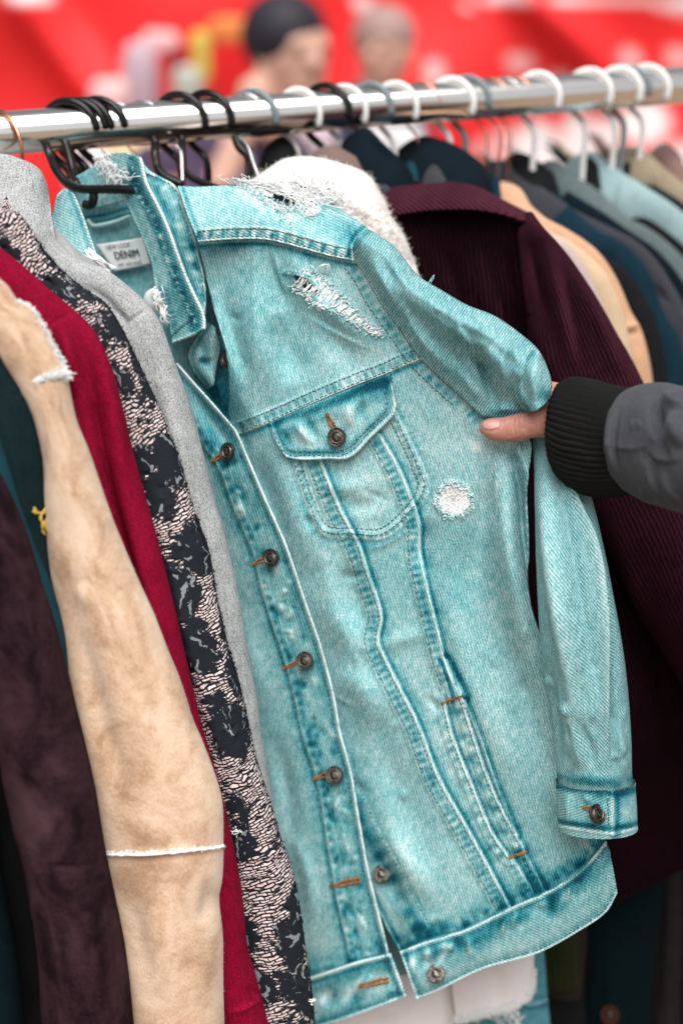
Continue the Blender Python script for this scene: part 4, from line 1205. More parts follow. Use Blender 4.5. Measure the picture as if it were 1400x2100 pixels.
put_text('DENIM', 260, 522, .0100, .13, dl, lab.o, M['ink'], 'label_text', -.2)
put_text('DENIM', 260.8, 522, .0100, .13, dl, lab.o, M['ink'], 'label_text', -.2)
put_text('wit wit-wad', 266, 540, .0060, .13, dl, lab.o, M['ink'], 'label_script_text', -.1)
# round paper disc behind the collar
tv = np.array([(315 + 20 * math.cos(a), 616 + 25 * math.sin(a)) for a in np.linspace(0, 6.283, 28)[:-1]])
Wd = P(tv[:, 0], tv[:, 1], JP(tv[:, 0], tv[:, 1]) + .030)
Wd = np.vstack([Wd, Wd.mean(0)])
tg = obj('size_disc', Wd, None, [(i, (i + 1) % 27, 27) for i in range(27)], M['paper'], None, solid=.0012)
tag(tg, 'small white round plastic disc hanging inside the denim jacket collar', 'size disc')

Relief.gain = 1.25
# ------------------------------------------------------------------ garments hanging left of the jacket
def pl3(pts, L, o=0.0):
    """(u,v) or (u,v,L) list -> (u,v,d) on an upright plane L metres ahead"""
    out = []
    for p in pts:
        out.append((p[0], p[1], float(plane(p[2] if len(p) > 2 else L)(p[0], p[1])) + o))
    return out

BACK = np.array([-.40, .92, 0.0])
def hidden_body(name, mat, parent, pts, reach=.26, drop=0.0, rise=.05):
    """the rest of a coat: cloth running back from the sleeve towards the rail"""
    W = P(*np.array(pts, float).T)
    n = 10
    k = np.linspace(0, 1, n)
    V = W[:, None, :] + np.array([.004, .035, 0]) + BACK * reach * k[None, :, None] + np.array([0, 0, 1.0]) * rise * np.exp(-np.linspace(0, 4, len(W)))[:, None, None] * k[None, :, None]
    V = V + np.array([.012, 0, 0]) * np.sin(k * 9)[None, :, None]
    return obj(name, V, grid_quads(len(W), n), None, mat, parent, uv=np.stack(np.meshgrid(k * reach, np.linspace(0, .9, len(W))), -1).reshape(-1, 2), solid=.002)

def coat(name, label, cat, mat, Lp, Rp, L, bulge, relief=None, hb=True, part='sleeve', nu=140, step=3.0, power=1.0, group=None):
    Lq, Rq = pl3(Lp, L), pl3(Rp, L)
    t = thing(name, label, cat, P(*Rq[-1]), group)
    r = tube_cloth(part, mat, t, Lq, Rq, bulge, nu=nu, step=step, relief=relief, power=power)
    if hb: hidden_body('coat_body', mat, t, [((a[0] + b[0]) / 2, (a[1] + b[1]) / 2, a[2]) for a, b in zip(cr(Lq, 16), cr(Rq, 16))])
    return t, r

def creases(R, seed, n, box, amp=1.0, l=(30, 90), w=(6, 14), ang=1.45, sp=.25):
    g = np.random.default_rng(seed)
    for _ in range(n):
        u, v = g.uniform(box[0], box[2]), g.uniform(box[1], box[3]); a = g.normal(ang, sp); ll = g.uniform(*l)
        R.fold([(u, v), (u + math.cos(a) * ll * .5 + g.normal(0, 4), v + math.sin(a) * ll * .5), (u + math.cos(a) * ll, v + math.sin(a) * ll)], g.uniform(*w), g.normal(0, amp))

# plum suede coat, nearest on the left
def plum_relief(R, S, T):
    creases(R, 1, 26, (10, 1050, 260, 2080), 1.6, (40, 140), (9, 22))
    R.fold([(70, 1780), (140, 1776), (210, 1772)], 7, -1.6)
    R.fold([(110, 1500), (140, 1700), (180, 1900), (210, 2080)], 24, 4)
    R.fold([(60, 1300), (90, 1500), (120, 1700)], 20, -3)
plum, plr = coat('suede_coat', 'dark plum suede coat sleeve hanging nearest at the left edge', 'coat', M['plum'],
     [(-60, 900), (-60, 1050), (-40, 1250), (-15, 1450), (18, 1640), (58, 1804), (80, 1964), (92, 2180)],
     [(-10, 955), (21, 1018), (54, 1100), (82, 1193), (107, 1271), (139, 1389), (154, 1454), (168, 1511), (193, 1621), (214, 1750), (236, 1857), (257, 1964), (280, 2180)], 0.985, [.02, .035, .04, .04], plum_relief)
# dark teal garment at the lower left corner
coat('teal_trousers', 'dark teal trouser leg low in the left corner beside plum coat', 'trousers', M['dark_teal'],
     [(-120, 1500), (-120, 1800), (-120, 2200)], [(-30, 1540), (0, 1790), (22, 1900), (40, 2010), (52, 2200)], 1.0, .03, None, hb=False, part='trouser_leg')
coat('black_coat', 'black coat in the dark gap between plum coat and teal trouser leg', 'coat', M['black_cloth'],  # added black sheet standing in for the shade between the garments
     [(-160, 1000), (-160, 1500), (-160, 2200)], [(20, 1000), (90, 1500), (150, 2200)], 1.05, .02, None, hb=False, part='front')
# teal strip
coat('teal_shirt', 'teal blue shirt edge squeezed between plum and dark green coats', 'shirt', M['teal_cloth'],
     [(-80, 800), (-70, 950), (-50, 1100), (0, 1250), (40, 1400), (60, 1700)],
     [(-14, 850), (10, 911), (36, 979), (61, 1064), (86, 1143), (111, 1214), (132, 1293), (141, 1390), (150, 1700)], 1.006, [.02, .03, .03], lambda R, S, T: creases(R, 3, 10, (0, 950, 140, 1380), .8), hb=False)
# dark green coat with gold embroidery
def green_relief(R, S, T):
    R.fold([(-5, 700), (30, 770), (62, 800)], 10, -2); R.crease([(20, 816), (60, 802), (92, 826)], 8, -1.6, 1)
    R.fold([(10, 840), (30, 950), (60, 1080)], 14, 3)
grn, grr = coat('green_coat', 'dark green wool coat with a bit of gold embroidery beside camel sleeve', 'coat', M['green_wool'],
     [(-160, 600), (-150, 700), (-120, 850), (-60, 1050), (0, 1250), (30, 1500)],
     [(-20, 640), (0, 652), (32, 690), (48, 743), (68, 786), (86, 821), (95, 880), (104, 936), (112, 1043), (122, 1150), (140, 1260), (150, 1500)], 1.024, [.015, .03, .035], green_relief)
gb = Bag(); g = np.random.default_rng(6)
gold = [[(66, 1040), (74, 1050), (84, 1052), (90, 1042), (94, 1030)], [(84, 1052), (80, 1062), (86, 1072), (94, 1066), (96, 1050)], [(90, 1072), (92, 1084), (96, 1090)], [(86, 1072), (84, 1084), (90, 1094)], [(94, 1030), (98, 1020), (98, 1036)], [(70, 1044), (66, 1050), (72, 1052)], [(96, 1060), (100, 1070), (98, 1082)]]
for c in gold:
    for k in range(2): gb.tube([grr.at(u + k * 2, v + k * 1.5, .0008)[0] for u, v in cr(c, 12)], .0007, 5)
M['gold'] = plain('gold_thread', (.62, .42, .08), .5, .4, var=.4, scale=300)
gb.out('gold_embroidery', M['gold'], grn)
# camel suede with fleece seams
BR = [(-6, 566), (15, 585), (39, 618), (64, 632), (89, 672), (107, 709), (126, 745), (139, 778), (143, 800), (157, 864), (179, 918), (204, 989), (229, 1061), (257, 1129), (286, 1196), (314, 1257), (343, 1332), (368, 1393), (396, 1479), (413, 1518), (440, 1589), (455, 1643), (458, 1714), (456, 1800), (450, 1843), (457, 1929), (458, 2036), (463, 2190)]
BL = [(-120, 600), (-60, 680), (0, 740), (40, 800), (70, 860), (90, 940), (92, 1043), (98, 1150), (115, 1257), (128, 1340), (136, 1420), (150, 1500), (180, 1640), (200, 1760), (220, 1860), (240, 1970), (262, 2190)]
def camel_relief(R, S, T):
    R.fold([(60, 780), (100, 776), (140, 766)], 8, -2.0)
    R.fold([(214, 1752), (300, 1750), (380, 1744), (456, 1737)], 7, 1.6); R.fold([(214, 1764), (300, 1762), (456, 1750)], 7, -1.4)
    creases(R, 8, 34, (110, 900, 440, 2080), .7, (40, 130), (10, 24))
    R.fold([(130, 1150), (170, 1350), (230, 1560), (270, 1700)], 28, -5)
    R.fold([(240, 1780), (270, 1880), (300, 2000), (320, 2090)], 30, -3)
    R.fold([(300, 1800), (330, 1950), (350, 2090)], 30, 2); R.fold([(420, 1800), (430, 1850), (410, 1900)], 18, -4)
camel, cmr = coat('shearling_coat', 'camel suede shearling coat with white fluffy seams beside the crimson coat', 'coat', M['suede'], BL, BR, 1.020, [.010, .024, .034, .038], camel_relief, nu=170, step=2.6)
fr = cmr.front
fm = fr[(cmr.U[fr] > 0) & (cmr.U[fr] < 470) & (cmr.V[fr] < 2100)]
fuzz('suede_nap', M['suede'], camel, cmr.W[fm], cmr.N[fm], 3500, .0016, .00009, .5, 3, down=.4)
tb = Bag(); g = np.random.default_rng(11)
def tuft(surf, u, v, bag_, L, r, out=.8, n=1, bias=(0, 0, 0), curl=.5):
    for _ in range(n):
        a, N = surf.at(u + g.normal(0, 2), v + g.normal(0, 2), .0)
        d = N * out + g.normal(0, curl, 3) + np.array(bias); d /= np.linalg.norm(d); l = L * g.uniform(.5, 1.3)
        bag_.tube(cr([a, a + d * l * .5 + g.normal(0, l * .15, 3), a + d * l + g.normal(0, l * .3, 3)], 7), r, 4)
for k in range(460):      # fleece at the arm seam
    t = g.random(); u = 72 + 64 * t; v = 782 - 12 * t ** 1.3 - 6 * math.sin(t * 3)
    tuft(cmr, u, v, tb, .0016 + .0032 * t, .00036, .8, 1, (.5 * t, -.1, .2))
for k in range(460):      # fleece at the shoulder edge
    t = g.random(); c = cr(BR[2:8], 50)[int(t * 49)]
    tuft(cmr, c[0] - 1, c[1], tb, .0016 + .0016 * t, .0003, .6, 1, (.6, 0, .5))
for k in range(520):      # thin fleece line of the lower seam
    t = g.random(); u = 215 + 242 * t; v = 1752 - 14 * t
    tuft(cmr, u, v, tb, .0014, .00032, .7, 1, (0, 0, .1))
q = [cmr.at(u, v, .0012)[0] for u, v in cr([(214, 1753), (300, 1750), (380, 1744), (458, 1737)], 60)]
tb.tube(q, .0009, 6)
tb.out('fleece_trim', M['thread_white'], camel)
# crimson wool coat
RR = [(-30, 480), (0, 507), (46, 543), (107, 598), (143, 627), (186, 668), (211, 711), (232, 764), (250, 829), (271, 918), (296, 1011), (321, 1100), (357, 1243), (386, 1371), (414, 1493), (436, 1564), (464, 1671), (493, 1814), (502, 1890), (508, 1950), (524, 2005), (549, 2100), (560, 2190)]
RL = [(-180, 560), (-100, 600), (-20, 650), (60, 720), (100, 800), (130, 900), (170, 1020), (210, 1130), (250, 1260), (290, 1400), (330, 1540), (380, 1700), (410, 1850), (430, 2000), (440, 2190)]
def red_relief(R, S, T):
    R.fold([(95, 675), (120, 655), (148, 640)], 5, -1.5)
    R.fold([(140, 660), (172, 720), (190, 800), (212, 920), (240, 1060), (280, 1220), (340, 1440)], 15, -13)
    R.fold([(180, 670), (210, 760), (235, 880), (262, 1000)], 16, 5)
    R.fold([(110, 650), (140, 720), (160, 820)], 14, 6)
    creases(R, 5, 24, (200, 800, 500, 2050), .9, (50, 140), (9, 18), 1.3, .1)
    R.crease([(462, 2080), (500, 2068), (543, 2046)], 14, 3.5, 1)
    R.fold([(505, 2020), (520, 2040), (525, 2060)], 6, -2)
red, rdr = coat('crimson_coat', 'crimson red wool coat with pocket flap beside the black lace sleeve', 'coat', M['red_wool'], RL, RR, 1.054, [.010, .020, .024, .024], red_relief, nu=170, step=2.6)
fr = rdr.front; fm = fr[(rdr.U[fr] > 0) & (rdr.V[fr] < 2100)]
fuzz('wool_nap', M['red_wool'], red, rdr.W[fm], rdr.N[fm], 1600, .0016, .00006, .7, 4)
# lace over pale lining
LR = [(10, 425), (40, 437), (58, 462), (90, 508), (118, 543), (171, 589), (214, 618), (250, 671), (266, 704), (288, 750), (321, 821), (350, 893), (371, 950), (398, 1043), (427, 1121), (445, 1221), (463, 1304), (491, 1400), (512, 1490), (528, 1560), (554, 1643), (577, 1720), (604, 1800), (625, 1929), (643, 2060), (652, 2190)]
LL = [(-60, 440), (-30, 500), (0, 540), (60, 600), (130, 660), (180, 740), (220, 850), (250, 960), (280, 1080), (320, 1220), (360, 1350), (390, 1460), (420, 1570), (450, 1700), (470, 1850), (490, 2000), (510, 2190)]
def lace_relief(R, S, T):
    g = np.random.default_rng(8)
    for _ in range(260):
        t = g.random(); i = int(t * 199); a = cr(LR, 200)[i]; u = a[0] - abs(g.normal(10, 50)); R.spot(u, a[1] + g.normal(0, 8), g.uniform(5, 12), g.uniform(4, 9), g.normal(0, .9), 0, g.normal(.2, .4))
    R.fold([(320, 1000), (360, 1200), (420, 1420), (470, 1620)], 16, 4)
lace, lcr = coat('lace_jacket', 'black floral lace jacket over pale pink lining between crimson and grey coats', 'jacket', M['lace'], LL, LR, 1.081, [.010, .016, .020, .020], lace_relief, nu=170, step=2.4)
lt = Bag(); g = np.random.default_rng(3)
for k in range(240):
    t = g.random(); c = cr(LR, 300)[int(t * 290)]
    a, N = lcr.at(c[0] - 4, c[1], 0); e = a + np.array([abs(g.normal(.0015, .001)), -.001, g.normal(0, .0015)]); f = a + np.array([abs(g.normal(.001, .001)), -.001, g.normal(.001, .0015)])
    lt.tube(cr([a, e, f], 7), .00028, 4)
lt.out('lace_edging', M['ink'], lace)
for (u, v) in ((644, 2056), (492, 1704)):
    lt = Bag()
    for k in range(16):
        a, N = lcr.at(u + g.normal(-6, 3), v + g.normal(0, 3), .0003); e = a + N * .001 + g.normal(0, .0016, 3); lt.tube(cr([a, (a + e) / 2 + g.normal(0, .001, 3), e], 7), .00045, 4)
    lt.out('loose_threads', M['thread_white'], lace)
# grey melange coat
GR = [(100, 470), (114, 489), (161, 530), (214, 551), (250, 576), (286, 606), (311, 632), (332, 668), (345, 704), (359, 745), (383, 811), (412, 911), (443, 1036), (456, 1075), (476, 1157), (496, 1257), (508, 1332), (530, 1450), (540, 1529), (557, 1625), (566, 1750), (570, 1900)]
GL = [(20, 520), (60, 560), (100, 600), (150, 640), (190, 690), (230, 740), (250, 830), (290, 930), (320, 1050), (360, 1200), (400, 1350), (430, 1500), (450, 1650), (460, 1900)]
def grey_relief(R, S, T):
    R.fold([(215, 625), (245, 640), (262, 660), (292, 640), (318, 636)], 5, -1.6)
    R.fold([(160, 590), (200, 600), (240, 640), (275, 690)], 10, -3.5)
    R.fold([(330, 700), (345, 800), (375, 950), (410, 1100)], 18, 3); R.fold([(300, 720), (320, 850), (350, 980)], 14, -3)
    R.fold([(470, 1300), (490, 1450), (505, 1560)], 14, -2)
    creases(R, 6, 14, (280, 750, 500, 1500), .8, (50, 120), (9, 16), 1.3, .1)
grey, gyr = coat('grey_coat', 'pale grey melange wool coat with upright collar beside the denim jacket', 'coat', M['grey_wool'], GL, GR, 1.109, [.012, .020, .024, .022], grey_relief, nu=170, step=2.6)
def gcol(R, S, T):
    R.fold([(60, 340), (80, 390), (96, 440), (100, 480)], 12, -1.5); R.edge([(80, 345), (98, 380), (107, 440), (114, 489)], 1.2, 4, 0, 0, -1)
gc = Panel('collar', M['grey_wool'], grey, [(-30, 318), (0, 314), (30, 320), (80, 345), (98, 380)], [(-20, 470), (20, 500), (60, 520), (118, 500)], [(-30, 318), (-30, 400), (-20, 470)], [(98, 380), (104, 420), (107, 446), (118, 500)],
           lambda U, V, S, T: plane(1.135)(U, V) + .05 * (1 - T) ** 2 + .03 * (2 * S - 1) ** 4 * 0 - .02 * np.sin(np.pi * S), gcol, step=2.4, solid=.004, uvs=.00040, attrs_dye=False)
fr = gyr.front; fm = fr[(gyr.U[fr] > 60) & (gyr.V[fr] < 1700)]
fuzz('wool_nap', M['grey_wool'], grey, gyr.W[fm], gyr.N[fm], 1400, .0014, .00006, .8, 5)

# ------------------------------------------------------------------ garments right of the jacket
# fleece lined jacket
sh = thing('fleece_jacket', 'jacket with curly cream fleece collar hanging between denim and burgundy', 'jacket', P(700, 900, 1.25))
def sherpa_relief(R, S, T):
    g = np.random.default_rng(17); U, V = R.U.ravel(), R.V.ravel()
    pts = np.c_[g.uniform(500, 880, 1500), g.uniform(310, 620, 1500)]
    h = np.zeros(U.shape); cell = 24.0
    best = np.full(U.shape, 1e9)
    for a, b in pts:
        m = (np.abs(U - a) < cell) & (np.abs(V - b) < cell)
        i = np.nonzero(m)[0]; d = np.hypot(U[i] - a, V[i] - b); best[i] = np.minimum(best[i], d)
    R.H += (np.sqrt(np.clip(1 - (best / 11.5) ** 2, 0, 1)) * .0034).reshape(R.H.shape)
    R.H += .002 * fbm(R.U / 30, R.V / 30, 4)
    R.fold([(600, 380), (660, 400), (720, 440)], 22, -3)
shp = Panel('fleece_collar', M['sherpa'], sh, [(498, 384), (520, 366), (545, 348), (580, 326), (612, 320), (645, 321), (700, 334), (755, 358), (783, 400), (808, 440)], [(520, 450), (600, 470), (700, 500), (780, 560), (866, 590)],
            [(498, 384), (505, 420), (520, 450)], [(808, 440), (838, 505), (858, 560), (866, 590)], lambda U, V, S, T: plane(1.235)(U, V) + .05 * (1 - np.clip(T / .5, 0, 1)) ** 2 + .03 * (np.clip((S - .8) / .2, 0, 1)) ** 2, sherpa_relief, step=1.9, solid=.006, attrs_dye=False)
fuzz('fleece_curls', M['sherpa'], sh, shp.W, shp.N, 4200, .0042, .00022, .9, 9)
obj('jacket_body', P(*(lambda U, V: (U, V, plane(1.27)(U, V)))(*coons([(500, 460), (650, 470), (840, 560)], [(560, 1500), (900, 1500)], [(500, 460), (560, 1500)], [(840, 560), (900, 1500)], 20)[:2])),
    grid_quads(*coons([(500, 460), (650, 470), (840, 560)], [(560, 1500), (900, 1500)], [(500, 460), (560, 1500)], [(840, 560), (900, 1500)], 20)[0].shape), None, M['charcoal'], sh, solid=.003)
_c = coons([(560, 384), (600, 372), (640, 390)], [(560, 430), (640, 440)], [(560, 384), (560, 430)], [(640, 390), (640, 440)], 4)
obj('lining', P(_c[0], _c[1], plane(1.20)(_c[0], _c[1])), grid_quads(*_c[0].shape), None, M['charcoal'], sh, solid=.002)

# burgundy corduroy
CDP = plane(1.27, kx=-.05)
cd = thing('corduroy_jacket', 'burgundy corduroy jacket with wide yoke hanging behind the denim jacket', 'jacket', P(1200, 1850, 1.5))
CY = [(790, 462), (800, 447), (860, 434), (900, 431), (976, 431), (1030, 440), (1068, 452)]
def cy_relief(R, S, T):
    R.felled(CY, 20, -1, 1.6, 0, 0, 14, .5); R.fold([(800, 410), (900, 395), (1000, 405)], 14, 2); R.fold([(830, 425), (900, 415), (960, 412)], 7, -1)
Panel('yoke', M['cord_yoke'], cd, [(770, 392), (790, 385), (860, 377), (925, 372), (980, 383), (1050, 418), (1094, 440)], CY, [(770, 392), (778, 430), (790, 462)], [(1094, 440), (1082, 446), (1068, 452)],
      lambda U, V, S, T: CDP(U, V) + .07 * (1 - T) ** 1.8 - .003 * np.sin(np.pi * T), cy_relief, step=2.2, solid=.003, attrs_dye=False)
def cb_relief(R, S, T):
    creases(R, 77, 26, (830, 450, 1060, 620), 1.1, (60, 160), (6, 12), 1.4, .12)
    R.fold([(960, 470), (985, 600), (1030, 760)], 26, 7); R.fold([(900, 470), (930, 560), (980, 700)], 22, -5); R.fold([(1040, 480), (1050, 560), (1075, 700)], 16, -5)
    R.fold([(1200, 1000), (1250, 1300), (1300, 1600)], 30, 8); R.fold([(1300, 1000), (1330, 1300), (1380, 1600)], 30, -8)
    R.edge([(900, 1990), (1080, 1925), (1240, 1862), (1400, 1784), (1500, 1730)], 2, 5, 0, 0, -1)
Panel('front', M['cord'], cd, CY[1:] , [(900, 1990), (1080, 1925), (1240, 1862), (1400, 1784), (1500, 1730)], [(800, 447), (790, 900), (820, 1500), (900, 1990)],
      [(1068, 452), (1150, 640), (1300, 900), (1430, 1200), (1480, 1500), (1500, 1730)], lambda U, V, S, T: CDP(U, V) + .006 + .010 * np.sin(np.pi * S), cb_relief, step=3.2, solid=.003, attrs_dye=False)
cz = lambda u, v, o=0: (u, v, float(CDP(u, v)) - .004 + o)
def cs_relief(R, S, T):
    R.fold([(1110, 470), (1130, 560), (1150, 650), (1170, 760)], 16, 7); R.fold([(1085, 480), (1100, 580), (1125, 680)], 14, -7)
    R.fold([(1150, 540), (1175, 650), (1200, 770)], 14, -5); R.fold([(1180, 560), (1230, 680), (1280, 790)], 16, 4)
    R.fold([(1095, 640), (1120, 720), (1150, 800)], 16, 5)
    R.fold([(1250, 1050), (1300, 1200), (1350, 1400)], 18, 5)
    R.edge([(1068, 452), (1064, 500), (1070, 560), (1085, 640)], 1.6, 5, 0, 0, 1)
csl = tube_cloth('sleeve', M['cord_sleeve'], cd, [cz(1080, 444, .034), cz(1066, 480, .008), cz(1066, 540), cz(1078, 660), cz(1100, 800), cz(1185, 1000), cz(1310, 1250), cz(1440, 1500), cz(1480, 1700)],
                 [cz(1094, 438, .03), cz(1113, 464), cz(1148, 502), cz(1186, 552), cz(1232, 624), cz(1266, 685), cz(1296, 738), cz(1323, 792), cz(1410, 950), cz(1500, 1200), cz(1570, 1500), cz(1580, 1650)], [.004, .030, .04, .04], nu=160, step=2.6, relief=cs_relief, ends=True)
hidden_body('back_panel', M['cord'], cd, [(900, v, float(CDP(900, v)) + .02) for v in np.linspace(430, 1900, 14)], reach=.2)

def rcoat(name, label, cat, mat, ridge, L, w=(150, 120), bulge=.022, relief=None, part='sleeve', drop=True, group=None):
    """a garment seen edge on: ridge = the top of its shoulder running down the sleeve"""
    R_ = list(ridge)
    if drop:
        u, v = R_[-1][:2]; R_ += [(u + 12, v + 160), (u + 14, v + 420), (u + 4, v + 800)]
    n = len(R_); Lp = []
    for i, p in enumerate(R_):
        k = min(1, i / 3)
        Lp.append((p[0] - w[0] * (.55 + .45 * k), p[1] + w[1] * (1 - .8 * (i / n))))
    LL_ = [p[2] if len(p) > 2 else L for p in R_]
    Lq = [(a[0], a[1], float(plane(l)(a[0], a[1])) + .015) for a, l in zip(Lp, LL_)]; Rq = [(a[0], a[1], float(plane(l)(a[0], a[1]))) for a, l in zip(R_, LL_)]
    t = thing(name, label, cat, P(*Rq[-1]), group)
    r = tube_cloth(part, mat, t, Lq, Rq, [bulge * .8, bulge, bulge * 1.2, bulge * 1.2], nu=80, step=4.0, relief=relief, power=.8, ends=True)
    hidden_body('garment_body', mat, t, [((a[0] + b[0]) / 2, (a[1] + b[1]) / 2, a[2] + .02) for a, b in zip(cr(Lq, 14), cr(Rq, 14))], reach=.16, rise=.02)
    return t, r
cz2 = lambda s, n=16: (lambda R, S, T: creases(R, s, n, (900, 300, 1400, 900), 3.2, (40, 120), (8, 20), 1.0, .3))
rcoat('pink_shirt', 'dusty pink shirt shoulder nearest to the burgundy corduroy sleeve', 'shirt', M['pinkish'], [(1120, 470, 1.34), (1151, 490), (1180, 517), (1200, 545), (1224, 600), (1250, 660), (1275, 730)], 1.31, (90, 60), .015, cz2(1))
rcoat('sand_jacket', 'sand coloured cotton jacket sleeve between pink shirt and tan coat', 'jacket', M['sand'], [(1090, 455, 1.37), (1144, 482), (1180, 502), (1214, 530), (1243, 560), (1266, 610), (1284, 670), (1298, 740)], 1.33, (100, 70), .016, cz2(2))
rcoat('tan_coat', 'tan cotton coat with wide sleeve seam behind the sand jacket', 'coat', M['tan'], [(1030, 372, 1.45), (1064, 384, 1.42), (1091, 424, 1.39), (1125, 450), (1167, 473), (1200, 494), (1230, 520), (1262, 567), (1296, 643), (1313, 672), (1327, 719), (1338, 784)], 1.355, (110, 80), .018,
      lambda R, S, T: (R.fold([(1270, 675), (1295, 668), (1316, 664)], 6, 2.2), R.fold([(1270, 688), (1316, 680)], 6, -2), creases(R, 4, 8, (1100, 450, 1320, 780), 1.5)))
rcoat('black_sweater', 'black sweater shoulder hanging between the tan coat and navy coat', 'sweater', M['black_cloth'], [(1200, 500, 1.42), (1250, 529), (1300, 574), (1338, 643), (1361, 719), (1369, 790)], 1.385, (130, 80), .02, cz2(5))
rcoat('navy_coat', 'navy blue coat with light catching its shoulder beside the black sweater', 'coat', M['blue_navy'], [(1120, 380, 1.50), (1167, 420, 1.46), (1224, 471), (1281, 500), (1331, 560), (1361, 640), (1395, 700), (1405, 800)], 1.415, (110, 100), .018, cz2(6))
rcoat('charcoal_coat', 'charcoal grey coat with pointed collar hanging behind navy coat', 'coat', M['charcoal'], [(1003, 352, 1.52), (1030, 328, 1.52), (1060, 345, 1.51), (1090, 367, 1.49), (1163, 420, 1.46), (1243, 462), (1300, 492), (1342, 529), (1380, 586), (1402, 626), (1430, 720)], 1.44, (120, 90), .018, cz2(7))
rcoat('grey_green_jacket', 'grey green wool jacket behind the charcoal coat', 'jacket', M['greygreen'], [(1140, 330, 1.53), (1150, 340, 1.52), (1228, 391, 1.49), (1281, 441), (1338, 473), (1400, 527), (1450, 600)], 1.465, (120, 110), .02, lambda R, S, T: (R.fold([(1228, 391), (1226, 420), (1222, 440)], 6, -2), creases(R, 8, 6, (1150, 340, 1400, 600), 1.5)))
rcoat('pale_teal_jacket', 'pale teal corduroy jacket with bright shoulder seam', 'jacket', M['pale_teal'], [(1200, 318, 1.56), (1222, 312, 1.55), (1250, 335, 1.54), (1281, 357, 1.52), (1338, 391), (1400, 435), (1460, 500)], 1.495, (110, 110), .02, lambda R, S, T: R.fold([(1278, 360), (1272, 400), (1262, 440)], 7, 3))
rcoat('olive_jacket', 'olive tan jacket second from the right edge', 'jacket', M['olive_tan'], [(1286, 300, 1.58), (1319, 305, 1.56), (1345, 328), (1369, 350), (1400, 374), (1450, 420)], 1.53, (100, 110), .02, lambda R, S, T: R.fold([(1345, 340), (1350, 380), (1352, 420)], 6, 3))
rcoat('rose_sweater', 'rose brown sweater at the far right edge of the rail', 'sweater', M['rose_brown'], [(1366, 292, 1.60), (1385, 308, 1.58), (1402, 338), (1450, 390)], 1.56, (60, 90), .02)
rcoat('navy_cardigan', 'dark navy cardigan edge squeezed between charcoal and grey green coats', 'cardigan', M['navy_cloth'], [(1165, 392, 1.48), (1235, 434, 1.46), (1292, 474), (1344, 510), (1400, 576), (1440, 660)], 1.452, (100, 90), .012, cz2(9))
rcoat('black_blazer', 'black blazer edge squeezed between grey green and pale teal jackets', 'blazer', M['black_cloth'], [(1225, 362, 1.52), (1285, 424, 1.50), (1342, 456), (1406, 508), (1460, 580)], 1.48, (100, 90), .012, cz2(10))
rcoat('dark_shirt', 'dark shirt edge squeezed between pale teal and olive jackets', 'shirt', M['navy_cloth'], [(1290, 330, 1.54), (1345, 380, 1.52), (1402, 418), (1460, 480)], 1.512, (90, 80), .012, cz2(11))
# garments peeping up between fleece and rail
def bump_garment(name, label, cat, mat, top, base, L, lean=.05, relief=None, part='collar_hump'):
    t = thing(name, label, cat, P((top[0][0] + top[-1][0]) / 2, base[0][1] + 100, float(plane(L)(700, 500))))
    Panel(part, mat, t, top, base, [top[0], base[0]], [top[-1], base[-1]], lambda U, V, S, T: plane(L)(U, V) + lean * (1 - np.clip(T * 1.4, 0, 1)) ** 2 - .03 * np.sin(np.pi * S), relief, step=3, solid=.006, attrs_dye=False)
    c = coons(base, [(base[0][0] + 20, 1300), (base[-1][0] + 20, 1300)], [base[0], (base[0][0] + 20, 1300)], [base[-1], (base[-1][0] + 20, 1300)], 25)
    obj('garment_body', P(c[0], c[1], plane(L)(c[0], c[1]) + .01), grid_quads(*c[0].shape), None, mat, t, uv=np.stack([c[0] * .0004, c[1] * .0004], -1).reshape(-1, 2), solid=.003)
    return t
bump_garment('brown_sweater', 'brown wool sweater peeping over the cream fleece collar', 'sweater', M['brown_wool'], [(628, 325), (650, 306), (680, 297), (715, 312), (745, 333), (758, 362)], [(620, 420), (700, 430), (765, 420)], 1.33, .05)
bump_garment('black_shirt', 'black shirt at the rail right behind the fleece jacket hanger', 'shirt', M['black_cloth'], [(526, 345), (545, 300), (575, 278), (600, 285), (625, 330)], [(526, 400), (570, 420), (630, 400)], 1.37, .05)
bump_garment('black_padded_coat', 'glossy dark green black coat collar left of the navy sweater', 'coat', M['navy_cloth'], [(700, 292), (722, 272), (752, 262), (790, 296), (830, 335), (862, 382)], [(690, 430), (780, 450), (866, 440)], 1.36, .04, lambda R, S, T: (R.fold([(752, 266), (800, 310), (840, 350), (858, 380)], 8, 5), R.fold([(738, 275), (780, 320), (800, 370)], 14, -6)))
bump_garment('teal_sweater', 'teal sweater edge tucked beside the glossy dark coat collar', 'sweater', M['teal_cloth'], [(820, 330), (845, 326), (862, 350), (868, 385)], [(820, 430), (870, 430)], 1.40, .04)
bump_garment('navy_sweater', 'dark navy sweater with rounded shoulder above the burgundy yoke', 'sweater', M['navy_cloth'], [(815, 305), (840, 287), (870, 278), (920, 290), (970, 318), (990, 335), (1004, 370)], [(815, 430), (900, 440), (1006, 430)], 1.41, .05)
bump_garment('charcoal_scarf_collar', 'small charcoal collar in front of the navy sweater', 'sweater', M['charcoal'], [(858, 362), (872, 342), (888, 336), (905, 345), (932, 378)], [(858, 430), (935, 430)], 1.385, .04)
bump_garment('blue_shirt', 'deep blue shirt shoulder between navy sweater and tan coat', 'shirt', M['blue_navy'], [(996, 368), (1012, 358), (1032, 378), (1042, 402)], [(996, 440), (1044, 440)], 1.43, .04)
bump_garment('grey_sweater', 'grey sweater glimpsed under the glossy dark collar', 'sweater', M['charcoal'], [(752, 362), (775, 360), (800, 372), (820, 392)], [(752, 440), (830, 440)], 1.345, .03)
